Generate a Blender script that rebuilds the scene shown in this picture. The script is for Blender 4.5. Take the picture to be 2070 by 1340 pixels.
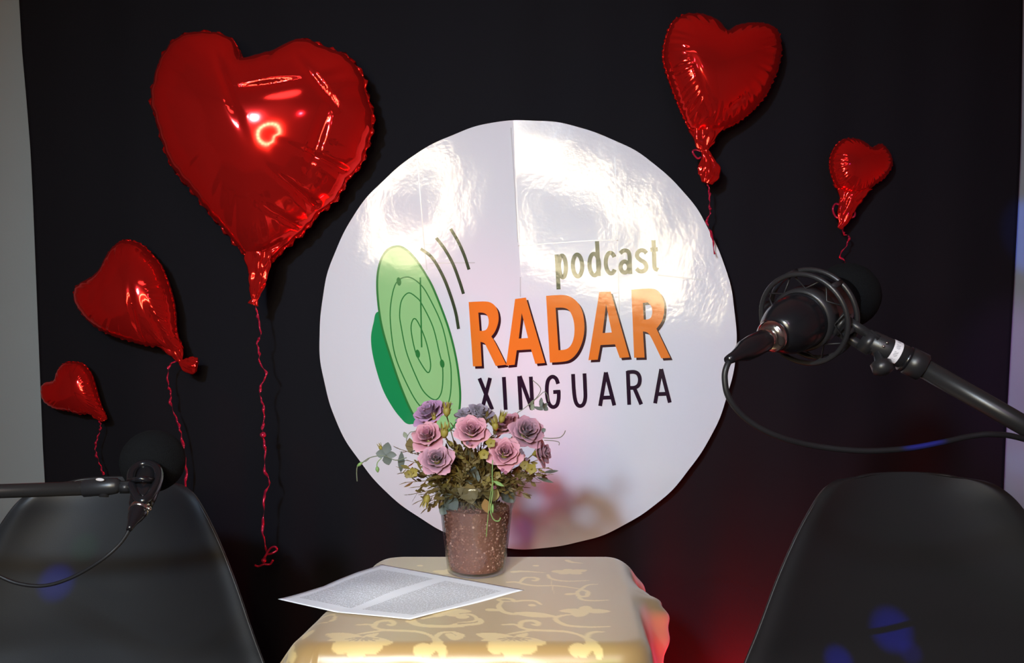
import bpy, bmesh, math, random
import numpy as np
from mathutils import Vector, Matrix, Quaternion

random.seed(7); RNG = np.random.default_rng(7)
for o in list(bpy.data.objects): bpy.data.objects.remove(o)
SC = bpy.context.scene
COL = SC.collection

# ------------------------------------------------------------------ camera, world, exposure, lights
H, F = 1.08, 1745.0          # camera height (m), focal length in pixels of the 2070 px frame
def P(px, py, d):            # point at depth d seen at a pixel of the photograph
    return Vector(((px - 1035.0) / F * d, d, H - (py - 670.0) / F * d))

cam = bpy.data.cameras.new('camera'); cam_o = bpy.data.objects.new('camera', cam); COL.objects.link(cam_o)
cam_o.location = (0, 0, H); cam_o.rotation_euler = (math.pi / 2, 0, 0)
cam.sensor_width = 36; cam.lens = 36 * F / 2070.0; cam.clip_start = 0.02
SC.camera = cam_o
SC.view_settings.view_transform = 'Standard'; SC.view_settings.look = 'None'
SC.view_settings.gamma = 1; SC.view_settings.use_curve_mapping = False
SC.view_settings.exposure = -0.3
w = bpy.data.worlds.new('world'); SC.world = w; w.use_nodes = True
w.node_tree.nodes['Background'].inputs[0].default_value = (0.02, 0.02, 0.025, 1)
w.node_tree.nodes['Background'].inputs[1].default_value = 1.0

def aim(o, target):
    o.rotation_euler = (Vector(target) - o.location).to_track_quat('-Z', 'Y').to_euler()
def area(name, loc, target, size, power, color, shape='DISK', size_y=None, spread=180):
    l = bpy.data.lights.new(name, 'AREA'); l.shape = shape; l.size = size
    if size_y: l.size_y = size_y
    l.energy = power; l.color = color; l.spread = math.radians(spread)
    o = bpy.data.objects.new(name, l); COL.objects.link(o); o.location = loc; aim(o, target); return o
def spot(name, loc, target, angle, power, color, blend=0.5, radius=0.01):
    l = bpy.data.lights.new(name, 'SPOT'); l.spot_size = math.radians(angle); l.spot_blend = blend
    l.energy = power; l.color = color; l.shadow_soft_size = radius
    o = bpy.data.objects.new(name, l); COL.objects.link(o); o.location = loc; aim(o, target); return o
def point(name, loc, power, color, radius=0.03):
    l = bpy.data.lights.new(name, 'POINT'); l.energy = power; l.color = color; l.shadow_soft_size = radius
    o = bpy.data.objects.new(name, l); COL.objects.link(o); o.location = loc; return o

RL = Vector((-0.33, -0.10, H + 0.28)); RR = 0.20      # warm ring lamp beside the camera
_ax = (Vector((0, 2.2, H)) - RL).normalized(); _u = _ax.cross(Vector((0, 0, 1))).normalized(); _v = _u.cross(_ax)
for i in range(18):
    a = 2 * math.pi * i / 18
    p = RL + RR * (math.cos(a) * _u + math.sin(a) * _v)
    area('ring_lamp_diode', p, p + _ax, 0.046, 0.58, (1.0, 0.84, 0.53), spread=110)
area('stage_wash', (-0.60, -0.60, 1.74), (0.05, 2.2, 1.0), 0.15, 10.0, (0.47, 0.70, 1.0), spread=70)
area('pink_wash', (0.30, -0.35, 1.75), (0.1, 2.2, 1.0), 0.05, 0.5, (1.0, 0.45, 0.95), spread=90)
area('room_fill', (0.0, -1.0, 2.5), (0.0, -1.0, 0.0), 0.9, 11.0, (0.93, 0.97, 1.0), spread=180)  # added overhead fill, brightens the rear room that the balloons mirror
point('red_floor_lamp', P(1600, 1520, 2.10), 36.0, (1.0, 0.012, 0.02), 0.03)
spot('red_side_lamp', (0.44, 0.98, 0.36), (0.24, 1.40, 0.56), 34, 27.0, (1.0, 0.05, 0.20), 0.9, 0.02)
spot('cloth_front_fill', (-0.15, -0.25, 1.16), (-0.05, 1.15, 0.585), 21, 105.0, (1.0, 0.93, 0.72), 0.8, 0.04)  # added fill spot, no known fixture; brightens the cloth's front drop
spot('party_led_green', (0.30, -0.25, 1.0), P(1215, 1322, 1.14), 2.6, 14.0, (0.25, 1.0, 0.25), 1.0, 0.01)
spot('party_led_violet', (0.30, -0.25, 1.0), P(745, 1336, 1.14), 3.0, 14.0, (0.6, 0.4, 1.0), 1.0, 0.01)
spot('blue_curtain_lamp', (0.9, -0.3, 2.0), (1.15, 2.2, 1.25), 38, 14.0, (0.08, 0.10, 1.0), 1.0, 0.03)
spot('blue_wall_lamp', (0.9, 0.9, 1.9), P(2096, 470, 2.22), 8, 70.0, (0.02, 0.16, 1.0), 0.6)
spot('violet_wall_lamp', (0.9, 0.9, 1.9), P(2084, 790, 2.22), 17, 44.0, (0.62, 0.25, 1.0), 0.8)
LED = Vector((0.05, -0.2, 1.9))
for (px, py, d, ang, pw, c) in ((112, 1152, 1.52, 1.8, 700.0, (0.01, 0.03, 1.0)), (170, 1086, 1.55, 1.5, 80, (0.02, 1.0, 0.25)),
                                (1700, 1302, 1.47, 1.5, 800, (0.01, 0.03, 1.0)), (1848, 1280, 1.47, 1.2, 300, (0.03, 0.02, 1.0)),
                                (1870, 902, 1.04, 2.2, 900, (0.01, 0.03, 1.0)), (2064, 930, 2.22, 1.6, 40, (0.1, 0.5, 1.0)),
                                (856, 553, 2.16, 0.35, 14, (0.05, 1.0, 0.5)),
                                (835, 786, 2.16, 1.0, 6, (0.2, 0.5, 1.0))):
    t = P(px, py, d)
    spot('party_led', LED, t, ang, pw, c, 0.9, 0.004)
spot('party_led', (0.75, -0.2, 1.2), P(1052, 1075, 2.16), 2.2, 26, (0.12, 0.10, 1.0), 1.0, 0.004)

# ------------------------------------------------------------------ helpers
def tag(o, label=None, cat=None, group=None, kind=None):
    if label: o['label'] = label
    if cat: o['category'] = cat
    if group: o['group'] = group
    if kind: o['kind'] = kind
    return o
def thing(name, loc, label, cat, group=None):
    o = bpy.data.objects.new(name, None); COL.objects.link(o); o.location = loc; o.empty_display_size = 0.05
    return tag(o, label, cat, group)
def world_loc(o):
    v = Vector((0, 0, 0))
    while o is not None:
        v = v + Vector(o.location); o = o.parent
    return v
def obj(name, V, Fc, mat, parent=None, smooth=True, origin=None):
    """one mesh object from world-space vertices; parents are never rotated"""
    V = np.asarray([tuple(v) for v in V], dtype=float) if not isinstance(V, np.ndarray) else V
    base = world_loc(parent) if parent is not None else Vector((0, 0, 0))
    org = Vector(origin) if origin is not None else base
    me = bpy.data.meshes.new(name)
    me.from_pydata([tuple(r) for r in (V - np.array(org))], [], [tuple(f) for f in Fc])
    me.update()
    if smooth: me.polygons.foreach_set('use_smooth', [True] * len(me.polygons))
    me.materials.append(mat)
    o = bpy.data.objects.new(name, me); COL.objects.link(o)
    o.location = org - base
    if parent is not None: o.parent = parent
    return o
class MB:
    def __init__(s): s.V = []; s.F = []
    def add(s, V, Fc):
        k = len(s.V); s.V.extend([tuple(v) for v in V]); s.F.extend([tuple(i + k for i in f) for f in Fc])
    def build(s, name, mat, parent=None, smooth=True): return obj(name, s.V, s.F, mat, parent, smooth)
def frame_of(d):
    d = Vector(d).normalized(); a = Vector((0, 0, 1)) if abs(d.z) < 0.9 else Vector((1, 0, 0))
    u = d.cross(a).normalized(); return u, d.cross(u).normalized(), d
def lathe(prof, origin, axis, n=32, cap0=True, cap1=True):
    """prof: list of (distance along axis, radius)"""
    u, v, d = frame_of(axis); o = Vector(origin); V = []; Fc = []
    for (s, r) in prof:
        for i in range(n):
            a = 2 * math.pi * i / n
            V.append(o + d * s + (u * math.cos(a) + v * math.sin(a)) * r)
    m = len(prof)
    for j in range(m - 1):
        for i in range(n):
            i2 = (i + 1) % n
            Fc.append((j * n + i, j * n + i2, (j + 1) * n + i2, (j + 1) * n + i))
    if cap0: Fc.append(tuple(range(n - 1, -1, -1)))
    if cap1: Fc.append(tuple((m - 1) * n + i for i in range(n)))
    return V, Fc
def catmull(pts, per=8, closed=False):
    pts = [Vector(p) for p in pts]; n = len(pts); out = []
    rng = n if closed else n - 1
    for i in range(rng):
        if closed: p0, p1, p2, p3 = (pts[(i + k) % n] for k in (-1, 0, 1, 2))
        else:
            p1, p2 = pts[i], pts[i + 1]
            p0 = pts[i - 1] if i else p1 * 2 - p2
            p3 = pts[i + 2] if i + 2 < n else p2 * 2 - p1
        for k in range(per):
            t = k / per
            out.append(0.5 * (2 * p1 + (p2 - p0) * t + (2 * p0 - 5 * p1 + 4 * p2 - p3) * t * t + (3 * p1 - p0 - 3 * p2 + p3) * t ** 3))
    if not closed: out.append(pts[-1])
    return out
def tube(pts, r, n=8, closed=False):
    pts = [Vector(p) for p in pts]; m = len(pts)
    rs = r if isinstance(r, (list, tuple)) else [r] * m
    V = []; Fc = []; prev = None
    for i, p in enumerate(pts):
        if closed: t = pts[(i + 1) % m] - pts[i - 1]
        else: t = pts[min(i + 1, m - 1)] - pts[max(i - 1, 0)]
        t.normalize()
        if prev is None: u = frame_of(t)[0]
        else:
            u = prev - t * prev.dot(t)
            u = u.normalized() if u.length > 1e-6 else frame_of(t)[0]
        prev = u; v = t.cross(u)
        for k in range(n):
            a = 2 * math.pi * k / n
            V.append(p + (u * math.cos(a) + v * math.sin(a)) * rs[i])
    for i in range(m if closed else m - 1):
        j = (i + 1) % m
        for k in range(n):
            k2 = (k + 1) % n
            Fc.append((i * n + k, i * n + k2, j * n + k2, j * n + k))
    if not closed:
        Fc.append(tuple(range(n - 1, -1, -1))); Fc.append(tuple((m - 1) * n + k for k in range(n)))
    return V, Fc
def box(c, sx, sy, sz, R=None, bevel=0.0):
    bm = bmesh.new(); bmesh.ops.create_cube(bm, size=1.0)
    for v in bm.verts: v.co = Vector((v.co.x * sx, v.co.y * sy, v.co.z * sz))
    if bevel: bmesh.ops.bevel(bm, geom=bm.edges[:], offset=bevel, segments=2, affect='EDGES')
    V = []
    for v in bm.verts:
        p = v.co.copy()
        if R is not None: p = R @ p
        V.append(p + Vector(c))
    bm.verts.index_update(); Fc = [[v.index for v in f.verts] for f in bm.faces]; bm.free(); return V, Fc
def sstep(a, b, x):
    t = np.clip((x - a) / (b - a), 0, 1); return t * t * (3 - 2 * t)
def inside(px, py, poly):
    poly = np.asarray(poly); res = np.zeros(px.shape, bool); n = len(poly); j = n - 1
    for i in range(n):
        xi, yi = poly[i]; xj, yj = poly[j]
        if yi != yj:
            res ^= ((yi > py) != (yj > py)) & (px < (xj - xi) * (py - yi) / (yj - yi) + xi)
        j = i
    return res

# ------------------------------------------------------------------ materials
def mat(name, col, rough=0.5, metal=0.0, spec=0.5, noise=0.0, scale=40.0, bump=0.0, bscale=None, coat=0.0, sheen=0.0, col2=None, aniso=0.0, trans=0.0):
    m = bpy.data.materials.new(name); m.use_nodes = True; nt = m.node_tree; b = nt.nodes['Principled BSDF']
    b.inputs['Roughness'].default_value = rough; b.inputs['Metallic'].default_value = metal
    b.inputs['Specular IOR Level'].default_value = spec; b.inputs['Coat Weight'].default_value = coat
    b.inputs['Coat Roughness'].default_value = 0.08; b.inputs['Sheen Weight'].default_value = sheen
    tc = nt.nodes.new('ShaderNodeTexCoord')
    nz = nt.nodes.new('ShaderNodeTexNoise'); nz.inputs['Scale'].default_value = scale; nz.inputs['Detail'].default_value = 4
    nt.links.new(tc.outputs['Object'], nz.inputs['Vector'])
    mx = nt.nodes.new('ShaderNodeMix'); mx.data_type = 'RGBA'
    c2 = col2 if col2 else tuple(c * (1 - noise) for c in col)
    mx.inputs[6].default_value = (*col, 1); mx.inputs[7].default_value = (*c2, 1)
    nt.links.new(nz.outputs['Fac'], mx.inputs[0]); nt.links.new(mx.outputs[2], b.inputs['Base Color'])
    if bump:
        nb = nt.nodes.new('ShaderNodeTexNoise'); nb.inputs['Scale'].default_value = bscale or scale; nb.inputs['Detail'].default_value = 3
        nt.links.new(tc.outputs['Object'], nb.inputs['Vector'])
        bp = nt.nodes.new('ShaderNodeBump'); bp.inputs['Strength'].default_value = bump; bp.inputs['Distance'].default_value = 0.002
        nt.links.new(nb.outputs['Fac'], bp.inputs['Height']); nt.links.new(bp.outputs[0], b.inputs['Normal'])
    return m
def attr_mat(name, attr, c0, c1, rough=0.5, rough1=None, spec=0.5, sheen=0.0, bump=0.0, bscale=300, mid=None):
    m = mat(name, c0, rough, spec=spec, sheen=sheen, bump=bump, bscale=bscale); nt = m.node_tree; b = nt.nodes['Principled BSDF']
    at = nt.nodes.new('ShaderNodeAttribute'); at.attribute_name = attr
    cr = nt.nodes.new('ShaderNodeValToRGB'); cr.color_ramp.elements[0].color = (*c0, 1); cr.color_ramp.elements[1].color = (*c1, 1)
    if mid:
        e = cr.color_ramp.elements.new(0.5); e.color = (*mid, 1)
    nt.links.new(at.outputs['Fac'], cr.inputs[0]); nt.links.new(cr.outputs[0], b.inputs['Base Color'])
    if rough1 is not None:
        mr = nt.nodes.new('ShaderNodeMapRange'); mr.inputs[3].default_value = rough; mr.inputs[4].default_value = rough1
        nt.links.new(at.outputs['Fac'], mr.inputs[0]); nt.links.new(mr.outputs[0], b.inputs['Roughness'])
    return m
def set_attr(o, name, vals):
    a = o.data.attributes.new(name, 'FLOAT', 'POINT'); a.data.foreach_set('value', np.asarray(vals, dtype=np.float32))

M = {}
M['wall'] = mat('grey_wall_paint', (0.34, 0.375, 0.375), 0.8, noise=0.06, scale=6, bump=0.1, bscale=150)
M['room'] = mat('room_paint', (0.66, 0.65, 0.63), 0.85, noise=0.06, scale=3)
M['floor'] = mat('floor_tile', (0.18, 0.165, 0.15), 0.5, noise=0.15, scale=5)
M['curtain'] = mat('black_cloth', (0.0115, 0.0105, 0.0132), 0.9, spec=0.12, noise=0.25, scale=500, bump=0.15, bscale=900)
M['foil'] = mat('red_foil', (0.84, 0.022, 0.018), 0.085, metal=0.76, spec=0.0, noise=0.08, scale=12)
M['ribbon'] = mat('red_ribbon', (0.62, 0.02, 0.07), 0.25, metal=0.45, noise=0.2, scale=60)
M['sign'] = mat('gloss_white_vinyl', (0.74, 0.735, 0.77), 0.10, spec=0.23, noise=0.03, scale=3, bump=0.10, bscale=110)
M['sign_edge'] = mat('white_board_edge', (0.75, 0.74, 0.76), 0.5, noise=0.05)
M['seam'] = mat('vinyl_seam_line', (0.55, 0.54, 0.56), 0.25, noise=0.1)
def ink(name, c): return mat(name, c, 0.12, spec=0.24, noise=0.06, scale=20, bump=0.05, bscale=120)
M['orange'] = ink('orange_ink', (0.80, 0.20, 0.022))
M['maroon'] = ink('dark_maroon_ink', (0.035, 0.008, 0.014))
M['inkblack'] = ink('dark_violet_ink', (0.022, 0.009, 0.022))
M['olive'] = ink('dark_olive_ink', (0.040, 0.060, 0.028))
M['lgreen'] = ink('light_green_ink', (0.31, 0.60, 0.24))
M['dgreen'] = ink('green_ink', (0.012, 0.28, 0.085))
M['lgreenline'] = ink('dark_green_line_ink', (0.03, 0.20, 0.045))
M['plastic'] = mat('black_plastic', (0.016, 0.016, 0.018), 0.36, spec=0.5, noise=0.15, scale=30, bump=0.05, bscale=700)
M['plastic_gloss'] = mat('black_gloss_plastic', (0.008, 0.008, 0.010), 0.22, spec=0.5, noise=0.15, scale=60)
M['rubber'] = mat('black_rubber', (0.012, 0.012, 0.014), 0.45, spec=0.4, noise=0.2, scale=90)
M['pole'] = mat('black_painted_metal', (0.035, 0.035, 0.037), 0.32, metal=0.5, noise=0.1, scale=50)
M['chrome'] = mat('chrome', (0.75, 0.74, 0.72), 0.12, metal=1.0, noise=0.05, scale=60)
M['foam'] = mat('black_foam', (0.0075, 0.008, 0.009), 1.0, spec=0.1, noise=0.5, scale=900, bump=0.9, bscale=800)
M['chair'] = mat('black_chair_plastic', (0.017, 0.017, 0.018), 0.42, spec=0.45, noise=0.1, scale=300, bump=0.06, bscale=900)
M['wood'] = mat('pale_wood', (0.42, 0.27, 0.14), 0.5, noise=0.3, scale=30)
M['sticker'] = attr_mat('white_sticker', 'ink', (0.78, 0.76, 0.80), (0.10, 0.10, 0.13), 0.5)
M['cloth'] = attr_mat('gold_damask_satin', 'damask', (0.33, 0.215, 0.088), (0.60, 0.45, 0.20), 0.36, 0.44, spec=0.8, sheen=0.3, bump=0.06, bscale=900)
M['gravel'] = attr_mat('brown_gravel', 'tone', (0.11, 0.035, 0.024), (0.70, 0.42, 0.35), 0.5, mid=(0.29, 0.12, 0.09))
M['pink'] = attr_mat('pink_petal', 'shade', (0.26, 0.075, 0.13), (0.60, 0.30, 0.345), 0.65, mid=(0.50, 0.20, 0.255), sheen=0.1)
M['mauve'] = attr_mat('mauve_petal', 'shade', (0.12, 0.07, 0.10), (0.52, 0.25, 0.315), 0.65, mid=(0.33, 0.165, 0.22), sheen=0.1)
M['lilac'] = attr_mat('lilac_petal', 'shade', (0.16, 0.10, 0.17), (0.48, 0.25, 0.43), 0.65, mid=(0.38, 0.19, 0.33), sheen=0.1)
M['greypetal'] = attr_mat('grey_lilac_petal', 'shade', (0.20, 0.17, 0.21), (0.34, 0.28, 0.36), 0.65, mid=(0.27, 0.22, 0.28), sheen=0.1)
M['sepal'] = mat('yellow_green_sepal', (0.30, 0.235, 0.035), 0.6, noise=0.35, scale=80)
M['brownleaf'] = mat('olive_brown_leaf', (0.17, 0.115, 0.028), 0.6, noise=0.6, scale=60)
M['goldleaf'] = mat('olive_gold_leaf', (0.26, 0.195, 0.045), 0.6, noise=0.5, scale=60)
M['greyleaf'] = mat('grey_green_leaf', (0.085, 0.10, 0.082), 0.55, noise=0.3, scale=50)
M['green'] = mat('fresh_green_stem', (0.20, 0.34, 0.10), 0.5, noise=0.3, scale=50)
M['tendril'] = mat('grey_green_tendril', (0.16, 0.18, 0.11), 0.5, noise=0.3, scale=50)
M['ochre'] = mat('ochre_leaf', (0.45, 0.22, 0.06), 0.6, noise=0.3, scale=60)
# clear glass of a thin-walled pot: fresnel mix of see-through and mirror
def glass(name, tint):
    m = bpy.data.materials.new(name); m.use_nodes = True; nt = m.node_tree; nt.nodes.clear()
    out = nt.nodes.new('ShaderNodeOutputMaterial'); mix = nt.nodes.new('ShaderNodeMixShader')
    tr = nt.nodes.new('ShaderNodeBsdfTransparent'); tr.inputs[0].default_value = (*tint, 1)
    gl = nt.nodes.new('ShaderNodeBsdfGlossy'); gl.inputs['Roughness'].default_value = 0.04
    fr = nt.nodes.new('ShaderNodeFresnel'); fr.inputs[0].default_value = 1.45
    nz = nt.nodes.new('ShaderNodeTexNoise'); nz.inputs['Scale'].default_value = 14
    bp = nt.nodes.new('ShaderNodeBump'); bp.inputs['Strength'].default_value = 0.12; bp.inputs['Distance'].default_value = 0.003
    nt.links.new(nz.outputs['Fac'], bp.inputs['Height']); nt.links.new(bp.outputs[0], gl.inputs['Normal']); nt.links.new(bp.outputs[0], fr.inputs['Normal'])
    geo = nt.nodes.new('ShaderNodeNewGeometry'); ior = nt.nodes.new('ShaderNodeMapRange'); ior.inputs[3].default_value = 1.45; ior.inputs[4].default_value = 1 / 1.45
    nt.links.new(geo.outputs['Backfacing'], ior.inputs[0]); nt.links.new(ior.outputs[0], fr.inputs[0])
    nt.links.new(fr.outputs[0], mix.inputs[0]); nt.links.new(tr.outputs[0], mix.inputs[1]); nt.links.new(gl.outputs[0], mix.inputs[2])
    nt.links.new(mix.outputs[0], out.inputs[0]); return m
M['glass'] = glass('clear_glass', (0.90, 0.92, 0.92))
# printed paper: two text blocks of fine lines in paper coordinates
def paper_mat():
    m = mat('white_paper', (0.80, 0.83, 0.90), 0.7, noise=0.03, scale=10); nt = m.node_tree; b = nt.nodes['Principled BSDF']
    uv = nt.nodes.new('ShaderNodeUVMap'); uv.uv_map = 'UVMap'; sp = nt.nodes.new('ShaderNodeSeparateXYZ'); nt.links.new(uv.outputs[0], sp.inputs[0])
    def math_(op, a, bb):
        n = nt.nodes.new('ShaderNodeMath'); n.operation = op
        for k, s in enumerate((a, bb)):
            if isinstance(s, (int, float)): n.inputs[k].default_value = s
            else: nt.links.new(s, n.inputs[k])
        return n.outputs[0]
    X, Y = sp.outputs[0], sp.outputs[1]
    def band(s, a, c): return math_('MULTIPLY', math_('GREATER_THAN', s, a), math_('LESS_THAN', s, c))
    blocks = math_('MULTIPLY', band(Y, 0.10, 0.88), math_('ADD', band(X, 0.07, 0.47), band(X, 0.55, 0.93)))
    lines = math_('GREATER_THAN', math_('FRACT', math_('MULTIPLY', Y, 60.0), 0.0), 0.42)
    nz = nt.nodes.new('ShaderNodeTexNoise'); nz.inputs['Scale'].default_value = 1.0; nz.inputs['Detail'].default_value = 1
    mp = nt.nodes.new('ShaderNodeMapping'); mp.inputs['Scale'].default_value = (230, 60, 1); nt.links.new(uv.outputs[0], mp.inputs[0]); nt.links.new(mp.outputs[0], nz.inputs['Vector'])
    words = math_('GREATER_THAN', nz.outputs['Fac'], 0.43)
    f = math_('MULTIPLY', math_('MULTIPLY', blocks, lines), math_('MULTIPLY', words, 0.55))
    mx = nt.nodes.new('ShaderNodeMix'); mx.data_type = 'RGBA'; mx.inputs[6].default_value = (0.80, 0.84, 0.93, 1); mx.inputs[7].default_value = (0.06, 0.06, 0.07, 1)
    nt.links.new(f, mx.inputs[0]); nt.links.new(mx.outputs[2], b.inputs['Base Color']); return m
M['paper'] = paper_mat()

# ------------------------------------------------------------------ the room
def quad_box(name, x0, x1, y0, y1, z0, z1, m):
    V, Fc = box(((x0 + x1) / 2, (y0 + y1) / 2, (z0 + z1) / 2), x1 - x0, y1 - y0, z1 - z0)
    o = obj(name, V, Fc, m, smooth=False); o['kind'] = 'structure'; return o
quad_box('floor', -2.3, 2.3, -1.9, 2.4, -0.1, 0.0, M['floor'])
quad_box('ceiling', -2.3, 2.3, -1.9, 2.4, 2.6, 2.7, M['room'])
quad_box('wall_back', -2.3, 2.3, 2.24, 2.34, 0.0, 2.6, M['wall'])
quad_box('wall_left', -2.4, -2.3, -1.9, 2.4, 0.0, 2.6, M['room'])
quad_box('wall_right', 2.3, 2.4, -1.9, 2.4, 0.0, 2.6, M['room'])
quad_box('wall_front', -2.3, 2.3, -2.0, -1.9, 0.0, 2.6, M['room'])

# ------------------------------------------------------------------ black curtain
YB = 2.20
def curtain():
    L = [(2, -500), (30, 0), (36, 100), (45, 200), (53, 300), (58, 400), (62, 500), (66, 600), (72, 750), (78, 900), (86, 1040), (96, 1340), (104, 1520)]
    R = [(2082, -500), (2076, 0), (2071, 300), (2064, 450), (2056, 600), (2048, 750), (2040, 900), (2032, 1100), (2024, 1340), (2020, 1520)]
    ly = np.array([p[1] for p in L]); lx = np.array([p[0] for p in L]); ry = np.array([p[1] for p in R]); rx = np.array([p[0] for p in R])
    NX, NZ = 260, 60; V = []; Fc = []
    for j in range(NZ + 1):
        py = -420 + (1515 + 420) * j / NZ
        a = np.interp(py, ly, lx); b = np.interp(py, ry, rx)
        for i in range(NX + 1):
            t = i / NX; px = a + (b - a) * t
            p = P(px, py, YB)
            edge = min(1.0, min(t, 1 - t) * 12)
            f = 0.005 * math.sin(t * 37 + 0.6 * math.sin(py / 300)) + 0.004 * math.sin(t * 83 + 1.3 + py / 700) + 0.003 * math.sin(t * 19 - py / 260)
            V.append((p.x, YB + 0.018 + f * (0.35 + 0.65 * edge), p.z))
    for j in range(NZ):
        for i in range(NX):
            k = j * (NX + 1) + i; Fc.append((k, k + 1, k + NX + 2, k + NX + 1))
    o = obj('black_curtain', V, Fc, M['curtain'])
    s = o.modifiers.new('thickness', 'SOLIDIFY'); s.thickness = 0.0015; s.offset = 1
    tag(o, 'large plain black cloth hung flat on the wall behind everything', 'backdrop cloth')
curtain()

# ------------------------------------------------------------------ round sign
YS = 2.165          # front face of the sign
SG = thing('round_sign', (P(1066, 1110, YS).x, YS + 0.02, P(1066, 1110, YS).z), 'large round glossy white sign lettered podcast RADAR XINGUARA with green radar dish', 'sign')
KS = YS / F
def lin_map(c, ang, ra, rb):
    ca, sa = math.cos(ang), math.sin(ang)      # pixel axes (x right, y down)
    return c, np.array([[ca, sa], [-sa, ca]]), ra, rb
IMG_A = lin_map((838, 415), 0.35, 78, 98)
IMG_B = lin_map((1138, 440), 0.50, 226, 98)
DL = YS - RL.y
def slopes(px, py):
    """gentle waviness of the vinyl skin: tilt of the surface at a pixel of its own plane"""
    px = np.asarray(px, float); py = np.asarray(py, float)
    X = (px - 1035) * KS; Z = -(py - 670) * KS
    def for_map(mp):
        c, R, ra, rb = mp
        dx = px - c[0]; dy = py - c[1]
        a = (R[0, 0] * dx + R[0, 1] * dy) / ra * RR; b = (R[1, 0] * dx + R[1, 1] * dy) / rb * RR
        gx = R[0, 0] * a + R[1, 0] * b; gy = R[0, 1] * a + R[1, 1] * b
        return (RL.x + gx - X * (1 + DL / YS)) / (2 * DL), ((RL.z - H) - gy - Z * (1 + DL / YS)) / (2 * DL)
    ax, az = for_map(IMG_A); bx, bz = for_map(IMG_B)
    seam = 1037 + (py - 255) * 0.05
    wB = sstep(-3, 3, px - seam) * sstep(640, 560, py) + sstep(-120, 160, px - seam) * (1 - sstep(640, 560, py))
    tx = ax * (1 - wB) + bx * wB; tz = az * (1 - wB) + bz * wB
    # fine cockling
    tx = tx + 0.004 * np.sin(px * 0.21 + 2 * np.sin(py * 0.05)) + 0.006 * np.sin(px * 0.055 + py * 0.02)
    tz = tz + 0.003 * np.sin(py * 0.17 + 1.5 * np.sin(px * 0.06)) + 0.005 * np.sin(py * 0.043 - px * 0.018)
    return tx, tz
def sign_normals(o, pxy):
    pxy = np.asarray(pxy, float); tx, tz = slopes(pxy[:, 0], pxy[:, 1])
    n = np.stack([tx, -np.ones_like(tx), tz], 1); n /= np.linalg.norm(n, axis=1)[:, None]
    o.data.normals_split_custom_set_from_vertices([tuple(r) for r in n])
def to_plane(pxy, off):
    return [(P(x, y, YS).x, YS - off, P(x, y, YS).z) for x, y in pxy]
def sign_board():
    n = 220; pts = []; Fc = []
    for j in range(n + 1):
        for i in range(n + 1):
            a = 2 * i / n - 1; b = 2 * j / n - 1
            x = a * math.sqrt(1 - b * b / 2); y = b * math.sqrt(1 - a * a / 2)
            r = math.hypot(x, y); th = math.atan2(y, x)
            wob = 1 + (0.0022 * math.sin(7 * th + 1) + 0.0016 * math.sin(17 * th) + 0.001 * math.sin(31 * th + 2)) * r
            pts.append((1066.5 + x * 421.5 * wob, 676.5 + y * 433.5 * wob))
    for j in range(n):
        for i in range(n):
            k = j * (n + 1) + i; Fc.append((k, k + n + 1, k + n + 2, k + 1))
    o = obj('sign_face', to_plane(pts, 0), Fc, M['sign'], SG); sign_normals(o, pts)
    # rim and back of the board
    th = [2 * math.pi * k / 240 for k in range(240)]; rim = []
    for t in th:
        wob = 1 + 0.0022 * math.sin(7 * t + 1) + 0.0016 * math.sin(17 * t) + 0.001 * math.sin(31 * t + 2)
        p = P(1066.5 + math.cos(t) * 421.5 * wob, 676.5 + math.sin(t) * 433.5 * wob, YS); rim.append(p)
    V = [(p.x, YS, p.z) for p in rim] + [(p.x, YS + 0.022, p.z) for p in rim]
    Fr = [(k, k + 240, (k + 1) % 240 + 240, (k + 1) % 240) for k in range(240)] + [tuple(range(240, 480))]
    tag(obj('board_edge', V, Fr, M['sign_edge'], SG, smooth=False))
sign_board()
def strokes(name, lines, width, m, off, label=None):
    """flat printed strokes: list of (points, closed) in pixels of the sign's plane"""
    V = []; Fc = []; PX = []; layer = []
    for il, (pts, closed) in enumerate(lines):
        # resample
        q = []
        rng = len(pts) if closed else len(pts) - 1
        for i in range(rng):
            a = np.array(pts[i], float); b = np.array(pts[(i + 1) % len(pts)], float); L = np.linalg.norm(b - a); k = max(1, int(L / 7))
            for s in range(k): q.append(a + (b - a) * s / k)
        if not closed: q.append(np.array(pts[-1], float))
        n = len(q); base = len(PX)
        for i in range(n):
            p0 = q[i - 1] if (closed or i) else q[i]; p1 = q[(i + 1) % n] if (closed or i < n - 1) else q[i]
            d0 = q[i] - p0; d1 = p1 - q[i]
            if np.linalg.norm(d0) < 1e-9: d0 = d1
            if np.linalg.norm(d1) < 1e-9: d1 = d0
            d0 = d0 / np.linalg.norm(d0); d1 = d1 / np.linalg.norm(d1)
            t = d0 + d1; L = np.linalg.norm(t); t = t / L if L > 1e-6 else d0
            nn = np.array([-t[1], t[0]]); c = max(0.45, abs(np.dot(nn, np.array([-d0[1], d0[0]]))))
            wd = width(i / max(1, n - 1)) if callable(width) else width
            PX.append(tuple(q[i] + nn * wd / 2 / c)); PX.append(tuple(q[i] - nn * wd / 2 / c)); layer += [il, il]
        for i in range(n if closed else n - 1):
            j = (i + 1) % n
            Fc.append((base + 2 * i, base + 2 * i + 1, base + 2 * j + 1, base + 2 * j))
    o = obj(name, [(x, y - .0002 * k, z) for (x, y, z), k in zip(to_plane(PX, off), layer)], Fc, m, SG)
    me = o.data
    if sum(p.normal.y for p in me.polygons) > 0:
        me.flip_normals()
    sign_normals(o, PX)
    if label: o['label'] = label
    return o
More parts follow.
